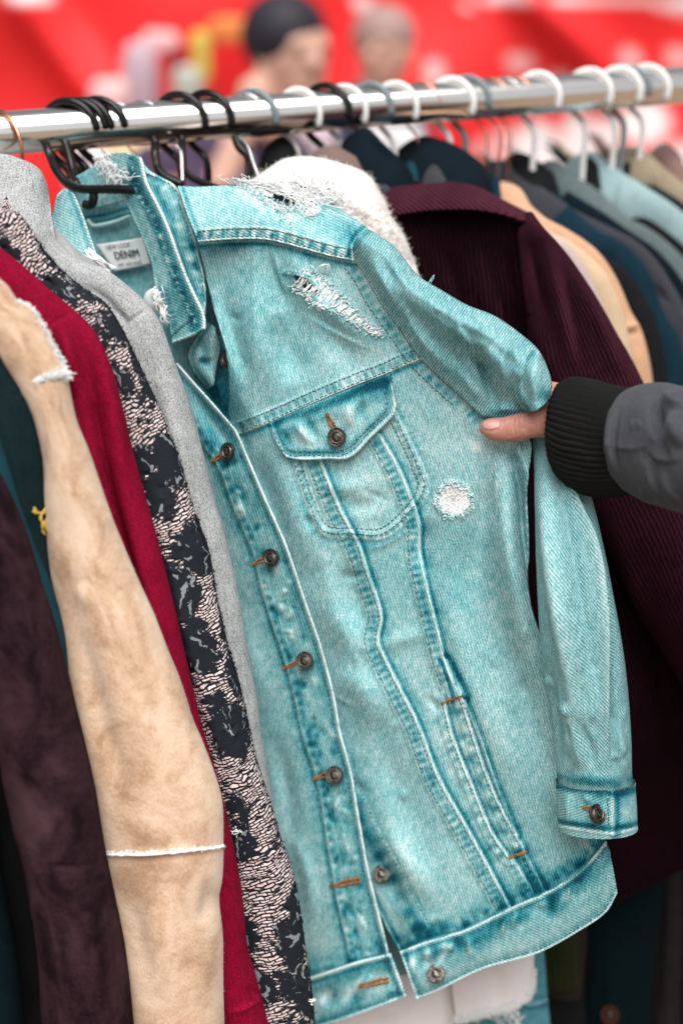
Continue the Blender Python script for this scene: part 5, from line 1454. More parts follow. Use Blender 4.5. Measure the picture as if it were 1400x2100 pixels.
bump_garment('dark_red_jacket', 'black jacket on white hanger behind the charcoal coat', 'jacket', M['black_cloth'], [(1035, 322), (1060, 312), (1085, 318), (1130, 350), (1170, 390)], [(1040, 420), (1170, 470)], 1.50, .03).name = 'black_jacket'
bump_garment('black_coat', 'black coat on white hanger behind the grey green jacket', 'coat', M['black_cloth'], [(1185, 330), (1195, 318), (1215, 325), (1240, 360), (1260, 400)], [(1185, 430), (1260, 450)], 1.53, .03)
bump_garment('maroon_jacket', 'dark maroon jacket on white hanger behind the olive jacket', 'jacket', M['cord'], [(1268, 325), (1278, 312), (1292, 322), (1310, 350), (1330, 390)], [(1268, 430), (1335, 450)], 1.565, .03)

# lower right: trousers and coats below the corduroy hem
def hang(name, label, cat, mat, Lp, Rp, L, bulge, relief=None, part='trouser_leg'):
    return coat(name, label, cat, mat, Lp, Rp, L, bulge, relief, hb=False, part=part, nu=90, step=4)
wj = thing('white_jeans', 'white jeans with ragged hem hanging under the denim jacket', 'jeans', P(900, 2140, 1.4))
WP = plane(1.20)
Panel('jean_leg', M['white_cotton'], wj, [(660, 1850), (800, 1850), (934, 1850)], [(690, 2170), (800, 2170), (938, 2170)], [(660, 1850), (690, 2170)], [(934, 1850), (925, 2010), (938, 2170)], lambda U, V, S, T: WP(U, V) + .012 - .012 * np.sin(np.pi * S), lambda R, S, T: (R.fold([(836, 1880), (850, 1990), (846, 2100)], 12, -3), R.fold([(760, 2060), (800, 2080), (840, 2060)], 14, 2), R.edge([(934, 1850), (925, 2010), (938, 2170)], 1.5, 4, 0, 0, 1)), step=3, solid=.003, attrs_dye=False)
HEM = [(934, 2092), (970, 2085), (1010, 2074), (1050, 2062), (1080, 2044), (1092, 2020)]
leg2 = Panel('jean_leg', M['white_cotton'], wj, [(922, 1850), (1010, 1850), (1096, 1850)], HEM, [(922, 1850), (925, 2010), (934, 2092)], [(1096, 1850), (1096, 1940), (1092, 2020)], lambda U, V, S, T: WP(U, V) - .008 * np.sin(np.pi * S) - .004, lambda R, S, T: R.fold([(1000, 1960), (1020, 2020), (1010, 2070)], 18, -2), step=2.4, solid=.003, attrs_dye=False)
tb = Bag(); g = np.random.default_rng(20); q = cr(HEM, 200)
for k in range(900):
    c = q[g.integers(0, 200)]
    a, N = leg2.at(c[0] + g.normal(0, 1), c[1] - abs(g.normal(2, 4)), .0004)
    e = a + np.array([g.normal(.0005, .0018), -.0006 - abs(g.normal(0, .0012)), -abs(g.normal(.0032, .002))])
    tb.tube(cr([a, (a + e) / 2 + g.normal(0, .0008, 3), e], 7), .00034, 4)
for k in range(9):
    a, N = leg2.at(1040 + g.normal(0, 18), 2062, .001); e = a + np.array([g.normal(.004, .006), -.002, -.018 - g.uniform(0, .014)]); tb.tube(smooth_rand_thread(a, e, .004, g), .0005, 4)
for k in range(260):
    v = g.uniform(1985, 2040); a, N = leg2.at(1092, v, .0); e = a + np.array([abs(g.normal(.002, .001)), -.001, g.normal(-.001, .0015)]); tb.tube(cr([a, (a + e) / 2 + g.normal(0, .0006, 3), e], 6), .0003, 4)
tb.out('ragged_hem', M['thread_white'], wj)
bj = thing('blue_jeans', 'blue jeans with stitched hem line beside the ragged white jeans', 'jeans', P(1110, 2150, 1.45))
bjp = Panel('jean_leg', M['jean_blue'], bj, [(940, 1850), (1050, 1850), (1106, 1850)], [(940, 2180), (1050, 2180), (1136, 2180)], [(940, 1850), (940, 2180)], [(1106, 1850), (1116, 1960), (1124, 2060), (1136, 2180)], lambda U, V, S, T: plane(1.225)(U, V) - .014 * np.sin(np.pi * S), lambda R, S, T: (R.edge([(1060, 2058), (1090, 2062), (1124, 2052)], 1.2, 3, .3, .3, 1), R.stripe([(1060, 2052), (1124, 2046)], 6, .2), R.fold([(1105, 1990), (1100, 2030), (1108, 2060)], 10, -2)), step=2.6, solid=.003, base=.5)
gk = hang('green_cardigan', 'moss green ribbed knit cuff below the denim waistband', 'cardigan', M['green_rib'], [(1108, 1850), (1112, 1950), (1120, 2028)], [(1172, 1850), (1180, 1950), (1184, 2012)], 1.27, .012,
     lambda R, S, T: [R.fold([(1106 + k * 11, 1850), (1112 + k * 11, 1950), (1118 + k * 11, 2030)], 3.2, 2.6, False) for k in range(8)], part='ribbed_cuff')
hang('brown_coat', 'dark brown wool coat hem behind the moss green cuff', 'coat', M['brown_dark'], [(1100, 1820), (1110, 1950), (1124, 2036)], [(1206, 1820), (1202, 1950), (1192, 2040)], 1.29, .014, part='hem')
hang('black_trousers', 'black trouser leg beside the blue jeans at the bottom', 'trousers', M['black_cloth'], [(1100, 1900), (1110, 2050), (1120, 2200)], [(1190, 1900), (1200, 2050), (1205, 2200)], 1.315, .014)
def dt_relief(R, S, T):
    creases(R, 31, 20, (1200, 1800, 1340, 2090), 2.2, (30, 80), (8, 16), 2.2, .6)
dtc, dtr = hang('dark_teal_coat', 'dark teal coat with large brown button hanging under burgundy corduroy', 'coat', M['dark_teal'], [(1186, 1700), (1190, 1900), (1196, 2050), (1200, 2200)], [(1362, 1700), (1356, 1850), (1344, 1960), (1336, 2060), (1336, 2200)], 1.34, .03, dt_relief, part='front')
hang('grey_flannel_coat', 'grey brown flannel coat at the lower right edge', 'coat', M['grey_brown'], [(1330, 1680), (1345, 1850), (1340, 1980), (1330, 2100), (1330, 2200)], [(1392, 1680), (1398, 1850), (1396, 2000), (1392, 2200)], 1.36, .02, lambda R, S, T: R.fold([(1362, 1800), (1352, 1950), (1346, 2080)], 6, -3), part='front')
hang('black_coat', 'black coat cut off by the lower right edge', 'coat', M['black_cloth'], [(1380, 1680), (1385, 1900), (1385, 2200)], [(1480, 1680), (1480, 1900), (1480, 2200)], 1.38, .02, part='front')
def big_button(u, v, yaw, spin, parent, surf):
    a, N = surf.at(u, v, .003)
    z = Vector((CAM - a)).normalized(); x = Vector((1, 0, 0)); x = (x - z * x.dot(z)).normalized(); y = z.cross(x)
    Rm = Matrix((x, y, z)).transposed() @ Matrix.Rotation(yaw, 3, 'Y') @ Matrix.Rotation(spin, 3, 'X')
    r = .0093; v_, q_ = lathe([(.0001, -.0005), (r * .16, -.0004), (r * .2, .0004), (r * .3, .0006), (r * .36, -.0006), (r * .62, -.0002), (r * .74, .0016), (r * .9, .0022), (r, .0010), (r, -.002), (.0001, -.003)], 40)
    Vw = (np.array(Rm) @ v_.T).T + a - FW * .002
    bt = obj('button', Vw, q_, None, M['brown_button'], parent)
    v2, q2 = lathe([(.0001, .0016), (r * .3, .0014), (r * .42, .0004), (r * .55, -.0004), (r * .6, -.0012)], 32)
    obj('button_centre', (np.array(Rm) @ v2.T).T + a - FW * .0022, q2, None, M['button'], bt)
    return bt
big_button(1250, 2080, 0, 0, dtc, dtr)
big_button(1186, 2070, D(68), 0, dtc, dtr)
# ------------------------------------------------------------------ chrome rail
RA_, RB_ = P(0, 273, 1.26), P(1400, 174, 1.51)
rdir = (RB_ - RA_) / np.linalg.norm(RB_ - RA_)
E0, E1 = RA_ - rdir * .42, RB_ + rdir * .55
rail = thing('clothes_rail', 'thick polished chrome clothes rail carrying all the hangers', 'clothes rail', (E0[0], E0[1], 0.0))
b = Bag(); b.tube(np.linspace(E0, E1, 40), .0190, 48); b.out('rail_tube', M['chrome'], rail)
for e in (E0, E1):
    b = Bag(); b.tube([e + np.array([0, 0, .02]), np.array([e[0], e[1], .05])], .016, 24); b.out('upright', M['chrome'], rail)
    side = np.array([-rdir[1], rdir[0], 0]); b = Bag(); b.tube([np.array([e[0], e[1], .04]) - side * .35, np.array([e[0], e[1], .04]) + side * .35], .018, 20); b.out('foot', M['chrome'], rail)

def on_rail(u):
    """point of the rail axis seen at picture column u"""
    lo, hi = E0, E1
    for _ in range(40):
        m = (lo + hi) / 2
        if project(m)[0] < u: lo = m
        else: hi = m
    return (lo + hi) / 2
HD = np.array([.86, -.52, 0]); HD /= np.linalg.norm(HD)

def hanger(u, mat, label, r=.0031, R=.0255, tip=-35, turn=0.0, drop=.062, arms=True, cat='hanger', arm_r=None, group=None, flat=1.0, spread=.075, sag=.05, k=10, armturn=None):
    c = on_rail(u)
    c_, s_ = math.cos(turn), math.sin(turn)
    hd = np.array([HD[0] * c_ - HD[1] * s_, HD[0] * s_ + HD[1] * c_, 0]); z = np.array([0, 0, 1.0])
    t = thing('hanger', label, cat, c - z * (R + drop), 'hangers hooked on the chrome rail')
    cc = c + z * (.0190 + r - R)     # the hook rests on the tube
    a = np.radians(np.linspace(tip, 215, 30))
    pts = [cc + R * (np.cos(x) * hd + np.sin(x) * z) for x in a]
    neck = cc - z * (R + .012) - hd * .002
    pts += [cc + R * (-.62 * hd - .80 * z), neck + z * .004, neck - z * drop * .5, neck - z * drop]
    b = Bag(); q = cr(pts, 60); b.tube(q, r, k, flat=flat); b.out('hook', mat, t)
    if arms:
        ad = hd if armturn is None else np.array([math.cos(armturn), math.sin(armturn), 0])
        ar = arm_r or r * 1.5; n0 = neck - z * drop
        b = Bag()
        b.tube(cr([n0 - ad * spread - z * sag, n0 - ad * spread * .55 - z * sag * .42, n0 - ad * .02 - z * .006, n0, n0 + ad * .02 - z * .006, n0 + ad * spread * .55 - z * sag * .42, n0 + ad * spread - z * sag], 40), ar, 10)
        b.out('arms', mat, t)
    return t
kb, kw, kg, ks, kc = M['black_plastic'], M['white_plastic'], M['grey_plastic'], M['steel'], M['copper']
# black hangers at the left: hooks crowd together
hanger(-4, kc, 'copper wire hanger at the left end holding the grey coat', .0016, .034, -60, -.2, .05, arm_r=.002)
hanger(142, kb, 'thick black hanger, leftmost of the bunched black hooks', .0048, .0275, 8, .25, .06, flat=.8)
hanger(163, kb, 'thick black hanger, second of the bunched black hooks', .0045, .0265, 8, .22, .06, flat=.8)
hanger(177, kb, 'thick black hanger, third of the bunched black hooks', .0045, .0265, 8, .15, .06, flat=.8)
hanger(203, kb, 'thick black hanger, rightmost of the bunched black hooks', .0047, .0265, 8, .2, .06, flat=.8)
hanger(236, ks, 'thin steel wire hanger right after the bunched black hooks', .0009, .0235, 25, .3, .06, arm_r=.0012)
hanger(292, ks, 'thin steel wire hanger midway between two black hook groups', .0009, .0235, 5, .2, .06, arm_r=.0012)
hanger(368, kb, 'glossy black hanger with single wide hook above the denim collar', .0045, .0265, -8, .18, .07, flat=.8)
hanger(424, kb, 'glossy black hanger just left of the slim grey hook', .0045, .0265, -8, .12, .07, flat=.8)
hanger(501, ks, 'steel trouser hanger beside the slim grey hook', .0013, .0225, 10, .2, .05, arm_r=.0015)
hanger(519, kg, 'slim grey plastic hanger left of the first white hook', .0032, .0255, -8, .05, .06)
hanger(612, kw, 'white plastic hanger, first white hook counted from left', .0026, .0243, -22, .0, .06)
hanger(668, kb, 'black hanger between two white hooks above the fleece collar', .0042, .0265, -8, .05, .06, flat=.8)
hanger(706, kw, 'white plastic hanger between black hook and blue grey hook', .0026, .0243, -22, .0, .06)
hanger(758, kg, 'blue grey plastic hanger next to a white hook above dark coat', .0033, .0243, -8, .0, .06)
hanger(810, kw, 'white plastic hanger right of the blue grey hook', .0026, .0243, -22, .0, .06)
hanger(861, kc, 'copper wire hanger standing in front of the navy sweater', .0012, .0230, 10, .0, .075, arm_r=.0014)
hanger(926, kw, 'broad white plastic hanger above the navy sweater', .0031, .0243, -22, .0, .06)
hanger(958, kg, 'blue grey plastic hanger half hidden by a broad white hook', .0033, .0243, -8, .0, .06)
hanger(1003, kc, 'thin copper wire hanger in the open middle stretch of rail', .0010, .0225, 0, .0, .06, arm_r=.0014)
hanger(1030, ks, 'thin steel wire hanger in the open middle stretch of rail', .0010, .0225, 0, .0, .06, arm_r=.0014)
hanger(1052, kc, 'second thin copper wire hanger left of a lone white hook', .0010, .0225, 0, .0, .06, arm_r=.0014)
hanger(1102, kw, 'white plastic hanger holding the charcoal coat', .0031, .0243, -22, .0, .062, arm_r=.0052, spread=.06, sag=.045, armturn=-.95)
hanger(1207, kw, 'white plastic hanger holding the grey green jacket', .0031, .0243, -22, .0, .062, arm_r=.0052, spread=.06, sag=.045, armturn=-.95)
hanger(1268, kw, 'white plastic hanger holding the pale teal jacket', .0031, .0243, -22, .0, .062, arm_r=.0052, spread=.06, sag=.045, armturn=-.95)
hanger(1286, kg, 'blue grey plastic hanger close to the right hand end', .0033, .0243, -8, .0, .06)
hanger(1325, kw, 'white plastic hanger holding the olive jacket', .0031, .0243, -22, .0, .062, arm_r=.0052, spread=.06, sag=.045, armturn=-.95)
# the hanger that carries the denim jacket: bent plastic neck and bar
dh = thing('hanger', 'black plastic hanger bar showing inside the denim jacket collar', 'hanger', P(180, 390, 1.24), 'hangers hooked on the chrome rail')
b = Bag()
b.tube(cr([P(92, 292, 1.27), P(104, 322, 1.255), P(118, 352, 1.245), P(140, 376, 1.238), P(165, 386, 1.232), P(210, 387, 1.225), P(262, 388, 1.215), P(420, 402, 1.205), P(600, 440, 1.20)], 70), .0040, 12); b.out('shoulder_bar', kb, dh)
b = Bag(); b.tube(cr([P(132, 286, 1.27), P(142, 320, 1.262), P(150, 352, 1.255), P(158, 380, 1.245)], 24), .0040, 10); b.out('neck', kb, dh)
b = Bag(); b.tube(cr([P(190, 388, 1.232), P(192, 405, 1.232), P(186, 420, 1.234), P(172, 418, 1.236)], 18), .0040, 10); b.out('strap_notch', kb, dh)
for (pts, r, m_, lab_) in (([(318, 286, 1.30), (318, 318, 1.30), (324, 345, 1.29), (338, 362, 1.285), (372, 378, 1.28)], .0042, kb, 'black hanger neck curving down left of the peach background gap'),
                           ([(373, 280, 1.31), (374, 320, 1.31), (380, 352, 1.30), (420, 376, 1.29), (470, 392, 1.28)], .0036, kb, 'black hanger neck with long arm in front of the peach background'),
                           ([(483, 280, 1.32), (490, 300, 1.315), (508, 320, 1.31), (512, 350, 1.30), (500, 378, 1.29)], .0042, kb, 'black curved hanger neck left of the leaning steel wire'),
                           ([(360, 298, 1.30), (370, 310, 1.295), (373, 340, 1.29), (374, 376, 1.285)], .0013, ks, 'upright steel wire stem left of the peach background'),
                           ([(492, 282, 1.30), (506, 296, 1.295), (520, 335, 1.285), (536, 378, 1.275)], .0016, ks, 'leaning bright steel wire stem just left of the fleece collar')):
    t = thing('hanger', lab_, 'hanger', P(*pts[-1]), 'hangers hooked on the chrome rail')
    b = Bag(); b.tube(cr([P(*p) for p in pts], 40), r, 10); b.out('neck', m_, t)

def ell(bag, c, r, k=20, n=12):
    th = np.linspace(0, np.pi, n)[1:-1]; ph = np.arange(k) / k * 2 * np.pi
    V = np.stack(np.broadcast_arrays(np.sin(th)[:, None] * np.cos(ph), np.sin(th)[:, None] * np.sin(ph), np.cos(th)[:, None] + 0 * ph), -1) * np.asarray(r) + np.asarray(c)
    m_ = V.shape[0] * k; V = np.vstack([V.reshape(-1, 3), np.asarray(c) + [0, 0, r[2]], np.asarray(c) - [0, 0, r[2]]])
    tr = []
    for j in range(k): tr += [(m_, j, (j + 1) % k), (m_ + 1, m_ - k + (j + 1) % k, m_ - k + j)]
    bag.add(V, grid_quads(n - 2, k, wrap=True, flip=True), tr)

# ------------------------------------------------------------------ the reaching arm
per = thing('person', 'person in slate jacket with black ribbed cuff reaching in, thumb gripping the denim', 'person', P(1300, 1050, 1.0))
hb = Bag()
def loft(rings, bag, k=28):
    """rings: (u, v, d, half height px, half depth m)"""
    q = cr(rings, 46)
    W = P(q[:, 0], q[:, 1], q[:, 2])
    t = np.gradient(W, axis=0); t /= np.linalg.norm(t, axis=1)[:, None]
    up = np.cross(t, FW); up /= np.linalg.norm(up, axis=1)[:, None]; bb = np.cross(up, t)
    rv = q[:, 3] * q[:, 2] / F; rd = q[:, 4]
    th = np.arange(k) / k * 2 * np.pi
    V = W[:, None] + (np.cos(th)[None, :, None] * rv[:, None, None]) * up[:, None] + (np.sin(th)[None, :, None] * rd[:, None, None]) * bb[:, None]
    n = len(W); V = np.vstack([V.reshape(-1, 3), W[0], W[-1]]); m = n * k
    tr = []
    for j in range(k):
        j2 = (j + 1) % k; tr += [(m, j, j2), (m + 1, (n - 1) * k + j2, (n - 1) * k + j)]
    bag.add(V, grid_quads(n, k, wrap=True), tr)
loft([(983, 877, 1.121, 2, .001), (986, 877, 1.1205, 10, .0045), (992, 877, 1.120, 16, .0070), (1002, 878, 1.119, 21, .0086), (1016, 880, 1.118, 24.5, .0094), (1034, 881, 1.117, 26, .0098), (1050, 878, 1.116, 27.5, .0104), (1064, 876, 1.115, 29, .0108), (1082, 871, 1.114, 28.5, .0106), (1104, 867, 1.113, 31, .0115), (1130, 863, 1.113, 38, .015), (1165, 866, 1.112, 46, .018)], hb)
loft([(1105, 850, 1.150, 20, .010), (1120, 846, 1.145, 42, .016), (1150, 850, 1.138, 66, .020), (1185, 868, 1.126, 72, .022), (1215, 885, 1.112, 66, .022), (1250, 895, 1.10, 64, .022), (1320, 905, 1.082, 66, .026), (1420, 925, 1.055, 76, .031), (1560, 950, 1.005, 92, .034), (1700, 975, .955, 104, .036)], hb)
for rings in ([(1150, 812, 1.150, 26, .011), (1120, 806, 1.162, 24, .0105), (1085, 815, 1.185, 22, .0095), (1050, 832, 1.202, 20, .009), (1020, 852, 1.205, 18, .008), (1002, 864, 1.200, 10, .004)],
              [(1150, 838, 1.152, 26, .011), (1112, 838, 1.172, 24, .0105), (1075, 848, 1.196, 22, .0095), (1035, 868, 1.212, 20, .009), (1005, 888, 1.212, 17, .008), (988, 900, 1.207, 9, .004)],
              [(1150, 862, 1.150, 25, .011), (1112, 860, 1.176, 22, .010), (1080, 862, 1.206, 19, .009), (1046, 872, 1.222, 17, .0085), (1020, 884, 1.224, 15, .0075), (1004, 890, 1.220, 8, .004)],
              [(1152, 884, 1.145, 22, .010), (1120, 880, 1.172, 19, .009), (1094, 880, 1.202, 16, .008), (1066, 886, 1.226, 14, .007), (1046, 894, 1.232, 12, .006), (1036, 898, 1.230, 7, .003)]):
    loft(rings, hb)
hand = hb.out('arm_and_hand', M['skin'], per)
def remeshed(o, vox, smooth=6):
    m = o.modifiers.new('r', 'REMESH'); m.mode = 'VOXEL'; m.voxel_size = vox
    s_ = o.modifiers.new('s', 'SMOOTH'); s_.factor = .5; s_.iterations = smooth
    bpy.context.view_layer.update()
    me = bpy.data.meshes.new_from_object(o.evaluated_get(bpy.context.evaluated_depsgraph_get()))
    o.modifiers.clear(); old = o.data; mats = list(old.materials); o.data = me; bpy.data.meshes.remove(old)
    if not me.materials:
        for x in mats: me.materials.append(x)
    me.polygons.foreach_set('use_smooth', np.ones(len(me.polygons), bool))
    return o
remeshed(hand, .0008, 5)
me = hand.data; n_ = len(me.vertices)
co = np.empty(n_ * 3, np.float32); me.vertices.foreach_get('co', co); co = co.reshape(-1, 3).astype(float)
no = np.empty(n_ * 3, np.float32); me.vertices.foreach_get('normal', no); no = no.reshape(-1, 3)
U, V, _d = project(co + root_loc(per)); Rr = Relief(U, V)
for x, dp in ((1043, .5), (1052, .8), (1060, .55), (1047.5, .3), (1088, .22), (1096, .25), (1105, .3), (1112, .25), (1078, .15)):
    Rr.fold([(x - 2, 845), (x + 2, 862), (x + 1, 880), (x + 5, 897)], 2.4, -dp * 1.9, True)
Rr.fold([(1066, 850), (1070, 865), (1072, 880)], 6, .35); Rr.fold([(1036, 852), (1038, 868), (1036, 885)], 6, .3)
for k in range(26):
    x = random.uniform(1030, 1115); y = random.uniform(850, 895); Rr.fold([(x, y), (x + random.uniform(-3, 3), y + 5), (x + random.uniform(2, 9), y + random.uniform(6, 12))], 1.6, -.2)
Rr.fold([(1025, 862), (1029, 868), (1026, 876)], 2.5, .4)
Rr.H += .00012 * fbm(U / 5, V / 5, 3)
co2 = co + no * Rr.H[:, None]
me.vertices.foreach_set('co', co2.astype(np.float32).ravel()); me.update()
from mathutils.bvhtree import BVHTree
bvh = BVHTree.FromPolygons([Vector(c) for c in (co2 + root_loc(per))], [tuple(p.vertices) for p in me.polygons])
ng = coons([(992, 866), (1004, 861), (1021, 860)], [(993, 878), (1006, 881), (1022, 877)], [(992, 866), (989, 872), (993, 878)], [(1021, 860), (1025, 868), (1022, 877)], 1.6)
nv_ = []
for u, v in zip(ng[0].ravel(), ng[1].ravel()):
    dr = Vector(P(u, v, 1.0) - CAM).normalized(); h = bvh.ray_cast(Vector(CAM), dr)
    nv_.append(np.array(h[0] + h[1] * .0005) if h[0] else P(u, v, 1.11))
obj('thumbnail', nv_, grid_quads(*ng[0].shape), None, M['nail'], per, solid=.0008)

# ribbed cuff
TC = [(1168, 780, 1.117), (1190, 784, 1.111), (1222, 794, 1.103), (1255, 803, 1.095), (1300, 806, 1.083)]
BC = [(1156, 976, 1.117), (1176, 992, 1.111), (1204, 1002, 1.103), (1240, 1006, 1.095), (1290, 1006, 1.083)]
def rib_relief(R, S, T): pass
def knit_cuff():
    nv, nu = 90, 420
    L = cr(TC, nv); R = cr(BC, nv); WL = P(*L.T); WR = P(*R.T); C = (WL + WR) / 2; A = (WR - WL) / 2
    t = np.gradient(C, axis=0); t /= np.linalg.norm(t, axis=1)[:, None]
    B = np.cross(t, A); B /= np.linalg.norm(B, axis=1)[:, None]; B *= np.sign((B * (CAM - C)).sum(1))[:, None]
    th = np.linspace(0, 2 * np.pi, nu, endpoint=False)
    s = np.linspace(0, 1, nv)
    prof = 1 + .05 * np.sin(np.pi * s) - .05 * np.exp(-(s / .05) ** 2)
    ph = th[None, :] * 56 + .9 * fbm(th[None, :] * 3 + 0 * s[:, None], s[:, None] * 3, 2) + 1.2 * s[:, None]
    ribh = .0017 * np.abs(np.sin(ph / 2)) ** .8 + .0008 * fbm(th[None, :] * 4, s[:, None] * 5, 4)
    bl = .031 * prof
    W = C[:, None] + A[:, None] * np.cos(th)[None, :, None] * prof[:, None, None] + B[:, None] * (bl[:, None] * np.sin(th)[None, :])[..., None]
    nrm = (W - C[:, None]); nrm /= np.linalg.norm(nrm, axis=2)[..., None]
    W = W + nrm * ribh[..., None]
    uv = np.stack(np.broadcast_arrays(th[None, :] * .036, s[:, None] * .05), -1).reshape(-1, 2)
    return obj('ribbed_cuff', W, grid_quads(nv, nu, wrap=True, flip=True), None, M['rib'], per, uv=uv, solid=.002)
knit_cuff()
ST = [(1282, 810, 1.086), (1290, 804, 1.084), (1304, 794, 1.080), (1330, 786, 1.073), (1364, 784, 1.063), (1392, 790, 1.055), (1440, 800, 1.04), (1560, 815, 1.0), (1720, 840, .94)]
SB = [(1268, 992, 1.086), (1278, 1004, 1.084), (1296, 1014, 1.080), (1330, 1030, 1.073), (1370, 1042, 1.063), (1410, 1054, 1.055), (1460, 1074, 1.04), (1580, 1100, 1.0), (1740, 1130, .94)]
def ss_relief(R, S, T):
    R.fold([(1262, 830), (1250, 900), (1262, 980)], 6, 1.6); R.fold([(1272, 830), (1261, 905), (1272, 985)], 3.5, -1.4)
    R.crease([(1236, 908), (1285, 921), (1318, 918), (1338, 914)], 12, 2.0, -1, 3); R.crease([(1322, 915), (1345, 938), (1375, 946), (1402, 936)], 16, 3.2, -1, 3)
    R.crease([(1340, 800), (1334, 840), (1336, 880), (1342, 918)], 22, 5, 1, 5); R.crease([(1362, 848), (1370, 890), (1388, 950)], 20, 5, -1, 5)
    R.crease([(1362, 800), (1368, 820), (1385, 830), (1404, 822)], 18, 6, -1, 4)
    R.fold([(1352, 805), (1348, 850), (1352, 900)], 13, -4); R.fold([(1385, 840), (1392, 880), (1404, 920)], 16, 4)
    R.crease([(1318, 935), (1335, 980), (1362, 1030)], 20, 4, 1, 6); R.crease([(1352, 955), (1372, 1000), (1404, 1036)], 20, 4, 1, 6)
    R.crease([(1335, 818), (1312, 858), (1298, 884)], 6, .9, 1, 2)
    R.crease([(1400, 930), (1430, 980), (1450, 1030)], 20, 4, 1, 6)
    creases(R, 15, 12, (1280, 800, 1420, 1040), .6, (20, 50), (4, 8), 1.3, .5)
Relief.gain = 3.2
tube_cloth('jacket_sleeve', M['softshell'], per, ST, SB, [.034, .042, .044, .046, .050], nu=190, step=2.2, relief=ss_relief)

# the rest of that person stands just outside the picture on the right
tx, ty = .66, .80
b = Bag()
ell(b, (tx - .02, ty + .06, 1.70), (.078, .095, .115)); ell(b, (tx - .05, ty + .155, 1.685), (.018, .02, .026))
b.tube([(tx, ty, 1.40), (tx - .01, ty + .03, 1.62)], .055, 16)
b.tube(cr([(tx, ty, 1.47), (tx, ty, 1.30), (tx, ty, 1.05), (tx, ty, .88)], 14), [.10, .15, .13, .15], 20)
for s_ in (-1, 1):
    b.tube(cr([(tx + s_ * .09, ty, .92), (tx + s_ * .10, ty + .02, .50), (tx + s_ * .10, ty, .05)], 14), [.085, .06, .045], 14); ell(b, (tx + s_ * .10, ty + .06, .045), (.05, .12, .045))
b.tube(cr([(tx + .19, ty, 1.42), (tx + .24, ty, 1.15), (tx + .22, ty + .08, .88)], 12), [.055, .04, .035], 12); ell(b, (tx + .22, ty + .10, .83), (.035, .045, .06))
remeshed(b.out('body', M['skin_far'], per), .012, 4)
b = Bag(); b.tube(cr([(tx, ty, 1.545), (tx, ty, 1.49), (tx, ty, 1.35), (tx, ty, 1.05), (tx, ty, .82)], 20), [.07, .15, .20, .19, .21], 24)
b.tube(cr([P(1640, 950, .965), (tx - .26, ty + .10, 1.40), (tx - .20, ty, 1.43), (tx - .08, ty, 1.44)], 14), [.052, .062, .075, .085], 16)
b.tube(cr([(tx + .12, ty, 1.44), (tx + .21, ty, 1.38), (tx + .25, ty, 1.15), (tx + .23, ty + .08, .92)], 14), [.085, .075, .06, .052], 16)
remeshed(b.out('jacket_body', M['softshell'], per), .012, 5)
b = Bag()
for s_ in (-1, 1): b.tube(cr([(tx + s_ * .085, ty, .95), (tx + s_ * .10, ty + .02, .50), (tx + s_ * .10, ty, .10)], 14), [.115, .085, .075], 16)
remeshed(b.out('trousers', M['navy_cloth'], per), .012, 4)
b = Bag(); ell(b, (tx - .01, ty + .035, 1.725), (.090, .098, .108)); b.out('hair', plain('brown_hair', (.03, .02, .015), .6, .3), per)

# ------------------------------------------------------------------ stall, people and banner behind
def far(u, v, Y):
    y = (1050 - v) / F
    return P(u, v, Y / (CP + y * SP))
# banner: sagging printed cloth
nx_, nz_ = 220, 90
X = np.linspace(-3.2, 3.4, nx_)[None, :] + np.zeros((nz_, 1)); Z = np.linspace(.35, 2.15, nz_)[:, None] + np.zeros((1, nx_))
d1 = np.sin((X * .8 + Z * 1.2) * 3.0) * .03 + .05 * fbm(X * .9 + Z * .5, Z * .5, 2) + .02 * np.sin((X - 1.2 * Z) * 6.0)
def streak(x0, z0, x1, z1, w, h):
    global d1
    dx, dz = x1 - x0, z1 - z0; L = math.hypot(dx, dz); k = np.clip(((X - x0) * dx + (Z - z0) * dz) / L / L, 0, 1)
    e = np.hypot(X - x0 - k * dx, Z - z0 - k * dz); d1 = d1 + h * np.exp(-(e / w) ** 2)
a_, b_ = far(1080, -10, 5), far(1250, 150, 5); streak(a_[0], a_[2], b_[0], b_[2], .06, -.09)
a_, b_ = far(60, 10, 5), far(190, 190, 5); streak(a_[0], a_[2], b_[0], b_[2], .07, -.09)
Wb = np.stack([X, 5.0 + d1, Z], -1)
U, V, _d = project(Wb)
pr = np.zeros(U.shape)
for (u, v, a, c) in ((890, 150, 26, 30), (1065, 128, 36, 18), (1150, 165, 26, 20), (1290, 120, 22, 24), (1390, 115, 30, 22), (1185, 285, 42, 62), (1105, 290, 34, 50), (1320, 250, 56, 50), (1065, 300, 26, 46), (980, 300, 8, 36), (1020, 300, 7, 40), (1240, 290, 26, 60), (1040, -6, 60, 12), (1240, 0, 120, 10), (1400, 10, 60, 16), (740, 4, 20, 12), (950, 10, 12, 10), (60, -10, 60, 14), (1395, 330, 40, 40), (1135, 330, 50, 40), (820, 290, 40, 24), (620, 300, 30, 30)):
    pr = np.maximum(pr, (.55 if 60 < v < 200 else 1.0) * (1 - sstep(.8, 1.05, np.hypot((U - u) / a, (V - v) / c))))
m = Mat('printed_red_vinyl', .45, .4)
nn = m.noise(m.ob(), 3.0, 3.0)
m.color(m.mix(m.n('ShaderNodeAttribute', 'Fac', {'attribute_name': 'print'}), m.mix(nn, (.80, .012, .016, 1), (.86, .030, .032, 1)), (.86, .80, .80, 1)))
M['banner'] = m.m
bn = thing('banner', 'long red printed banner with white marks hanging behind the stall', 'banner', (0, 5, .35))
obj('banner_cloth', Wb, grid_quads(nz_, nx_), None, M['banner'], bn, attrs={'print': pr}, solid=.004)
